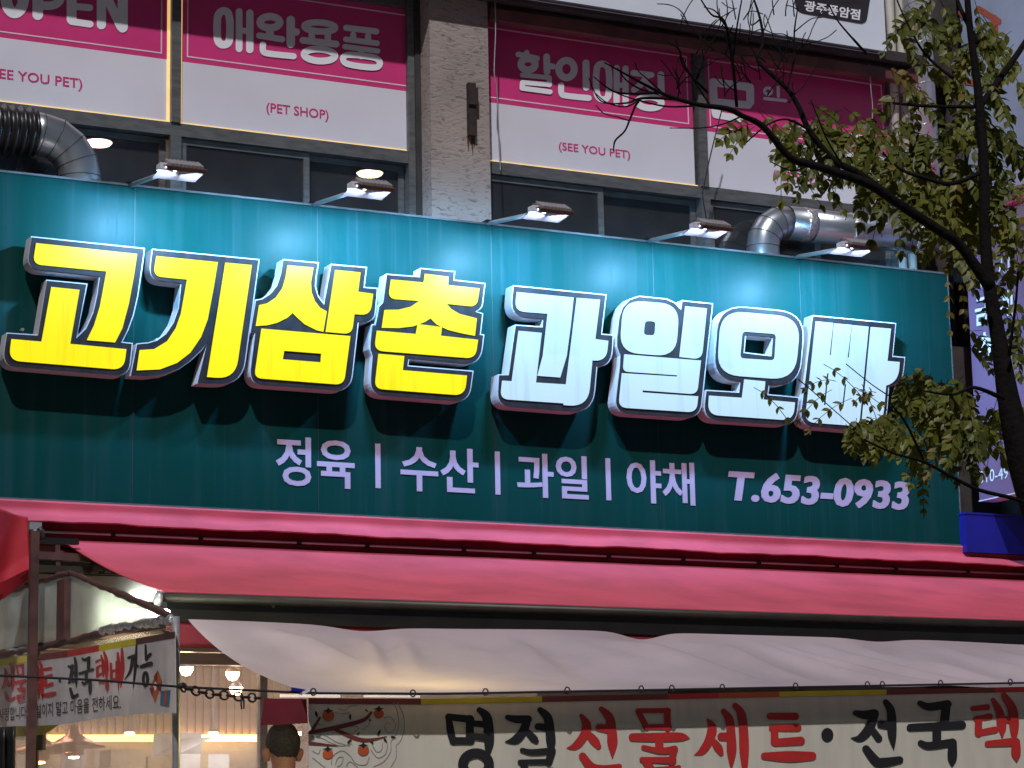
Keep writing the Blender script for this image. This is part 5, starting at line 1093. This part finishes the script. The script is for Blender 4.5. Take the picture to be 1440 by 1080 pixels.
# leaves: pinnate sprays
lv = [(0, 0, 0), (0.28, 0.26, 0.03), (0.6, 0.24, 0.05), (1, 0, -0.02), (0.6, -0.24, 0.05), (0.28, -0.26, 0.03), (0.45, 0, 0.0)]
lf = [(0, 6, 1), (1, 6, 2), (2, 6, 3), (3, 6, 4), (4, 6, 5), (5, 6, 0)]
def leafmesh(m):
    me = bpy.data.meshes.new('leaf'); me.from_pydata(lv, [], lf); me.materials.append(MATS[m]); return me
LM = {'leaf': leafmesh('leaf'), 'leaf_warm': leafmesh('leaf_warm')}
fol = {'leaf': MB(), 'leaf_warm': MB()}; rach = MB(); singles = [0]
def put_leaf(pos, d, size, warm, single_):
    d = V(d).normalized(); nz = V((-0.3+random.gauss(0, 0.4), -0.8+random.gauss(0, 0.3), 0.6+random.gauss(0, 0.35))); sd_ = nz.cross(d)
    if sd_.length < 1e-3: return
    sd_.normalize(); nn = d.cross(sd_); M = Matrix((d*size, sd_*size, nn*size)).transposed(); k = 'leaf_warm' if warm else 'leaf'
    if single_ and singles[0] < 280:
        singles[0] += 1; o = bpy.data.objects.new('leaf', LM[k]); COL.objects.link(o); o.parent = tree; m4 = M.to_4x4(); m4.translation = pos-base; o.matrix_local = m4
    else: fol[k].add([pos+M@V(p) for p in lv], lf)
def spray(px, py, depth, ang=None, n=None, size=None, single_=False, warm=0.07, kl=1.0):
    p = T(px, py, depth); ang = random.uniform(-2.9, -0.2) if ang is None else ang
    ks = px2m/0.00275*1.0; ln = random.uniform(0.09, 0.17)*ks*kl; n = n or random.randint(4, 7); size = (size or random.uniform(0.030, 0.046))*ks*(0.9 if single_ else 1.0)
    d = V((math.cos(ang), random.uniform(-0.35, 0.35), math.sin(ang)*0.7)); d.normalize(); pts = []
    for k in range(n+1):
        t_ = k/n; pts.append(p+d*ln*t_+V((0, 0, -0.05*ks*kl*t_*t_)))
    rach.tube(pts, 0.0011, 4, caps=False)
    wm = random.random() < warm
    for k in range(1, n+1):
        tdir = (pts[k]-pts[k-1]).normalized(); s_ = size*(0.75+0.4*math.sin(math.pi*k/n))*random.uniform(0.85, 1.15)
        for sg_ in (-1, 1):
            side = V((tdir.z, random.uniform(-0.4, 0.4), -tdir.x))*sg_
            put_leaf(pts[k], tdir*0.55+side*0.9+V((0, 0, -0.55)), s_, wm or random.random() < 0.03, single_)
    put_leaf(pts[-1], (pts[-1]-pts[-2])+V((0, 0, -0.01)), size, wm, single_)
def region(x0, y0, x1, y1, n, single_=False, warm=0.07, d=(0.02, 0.5)):
    for _ in range(max(2, int(n*1.05))):
        while True:
            a, b = random.uniform(-1, 1), random.uniform(-1, 1)
            if a*a+b*b < 1: break
        spray((x0+x1)/2+a*(x1-x0)/2, (y0+y1)/2+b*(y1-y0)/2, random.uniform(*d), single_=single_, warm=warm, kl=0.5 if single_ else 1.0)
for rg in ((1182, 580, 1268, 604, 15, True), (1258, 510, 1335, 575, 16, True), (1205, 588, 1285, 612, 7, True), (1285, 525, 1395, 625, 26, False), (1270, 600, 1320, 650, 4, False), (1365, 545, 1445, 635, 15, False), (1330, 520, 1380, 560, 6, False)): region(*rg)
for rg in ((1055, 130, 1150, 200, 9), (1085, 150, 1250, 215, 26), (1100, 190, 1160, 240, 6), (1205, 150, 1300, 250, 15), (1235, 60, 1330, 140, 6), (1240, -5, 1420, 60, 14), (1320, 20, 1440, 150, 30), (1290, 150, 1420, 260, 44), (1225, 195, 1330, 280, 20), (1300, 250, 1420, 320, 34), (1325, 310, 1390, 350, 9), (1400, 330, 1450, 460, 8), (1400, 220, 1445, 330, 12), (1345, 440, 1385, 490, 2), (1240, 250, 1300, 275, 3)): region(*rg)
for px, py, an in ((1158, 512, -0.4), (1176, 536, 2.8), (1206, 548, -0.5), (1170, 548, -2.6), (1232, 552, 2.9), (1198, 560, -2.7), (1212, 540, -0.9), (1060, 545, -0.4), (1335, 380, -1.7), (1350, 388, -1.5)): spray(px, py, -0.35, an, 4, 0.026, True, 0.25)
for k, mb in fol.items():
    o = mb.build('foliage', k, tree); o['kind'] = 'stuff'
o = rach.build('leaf_stalks', 'bark', tree); o['kind'] = 'stuff'
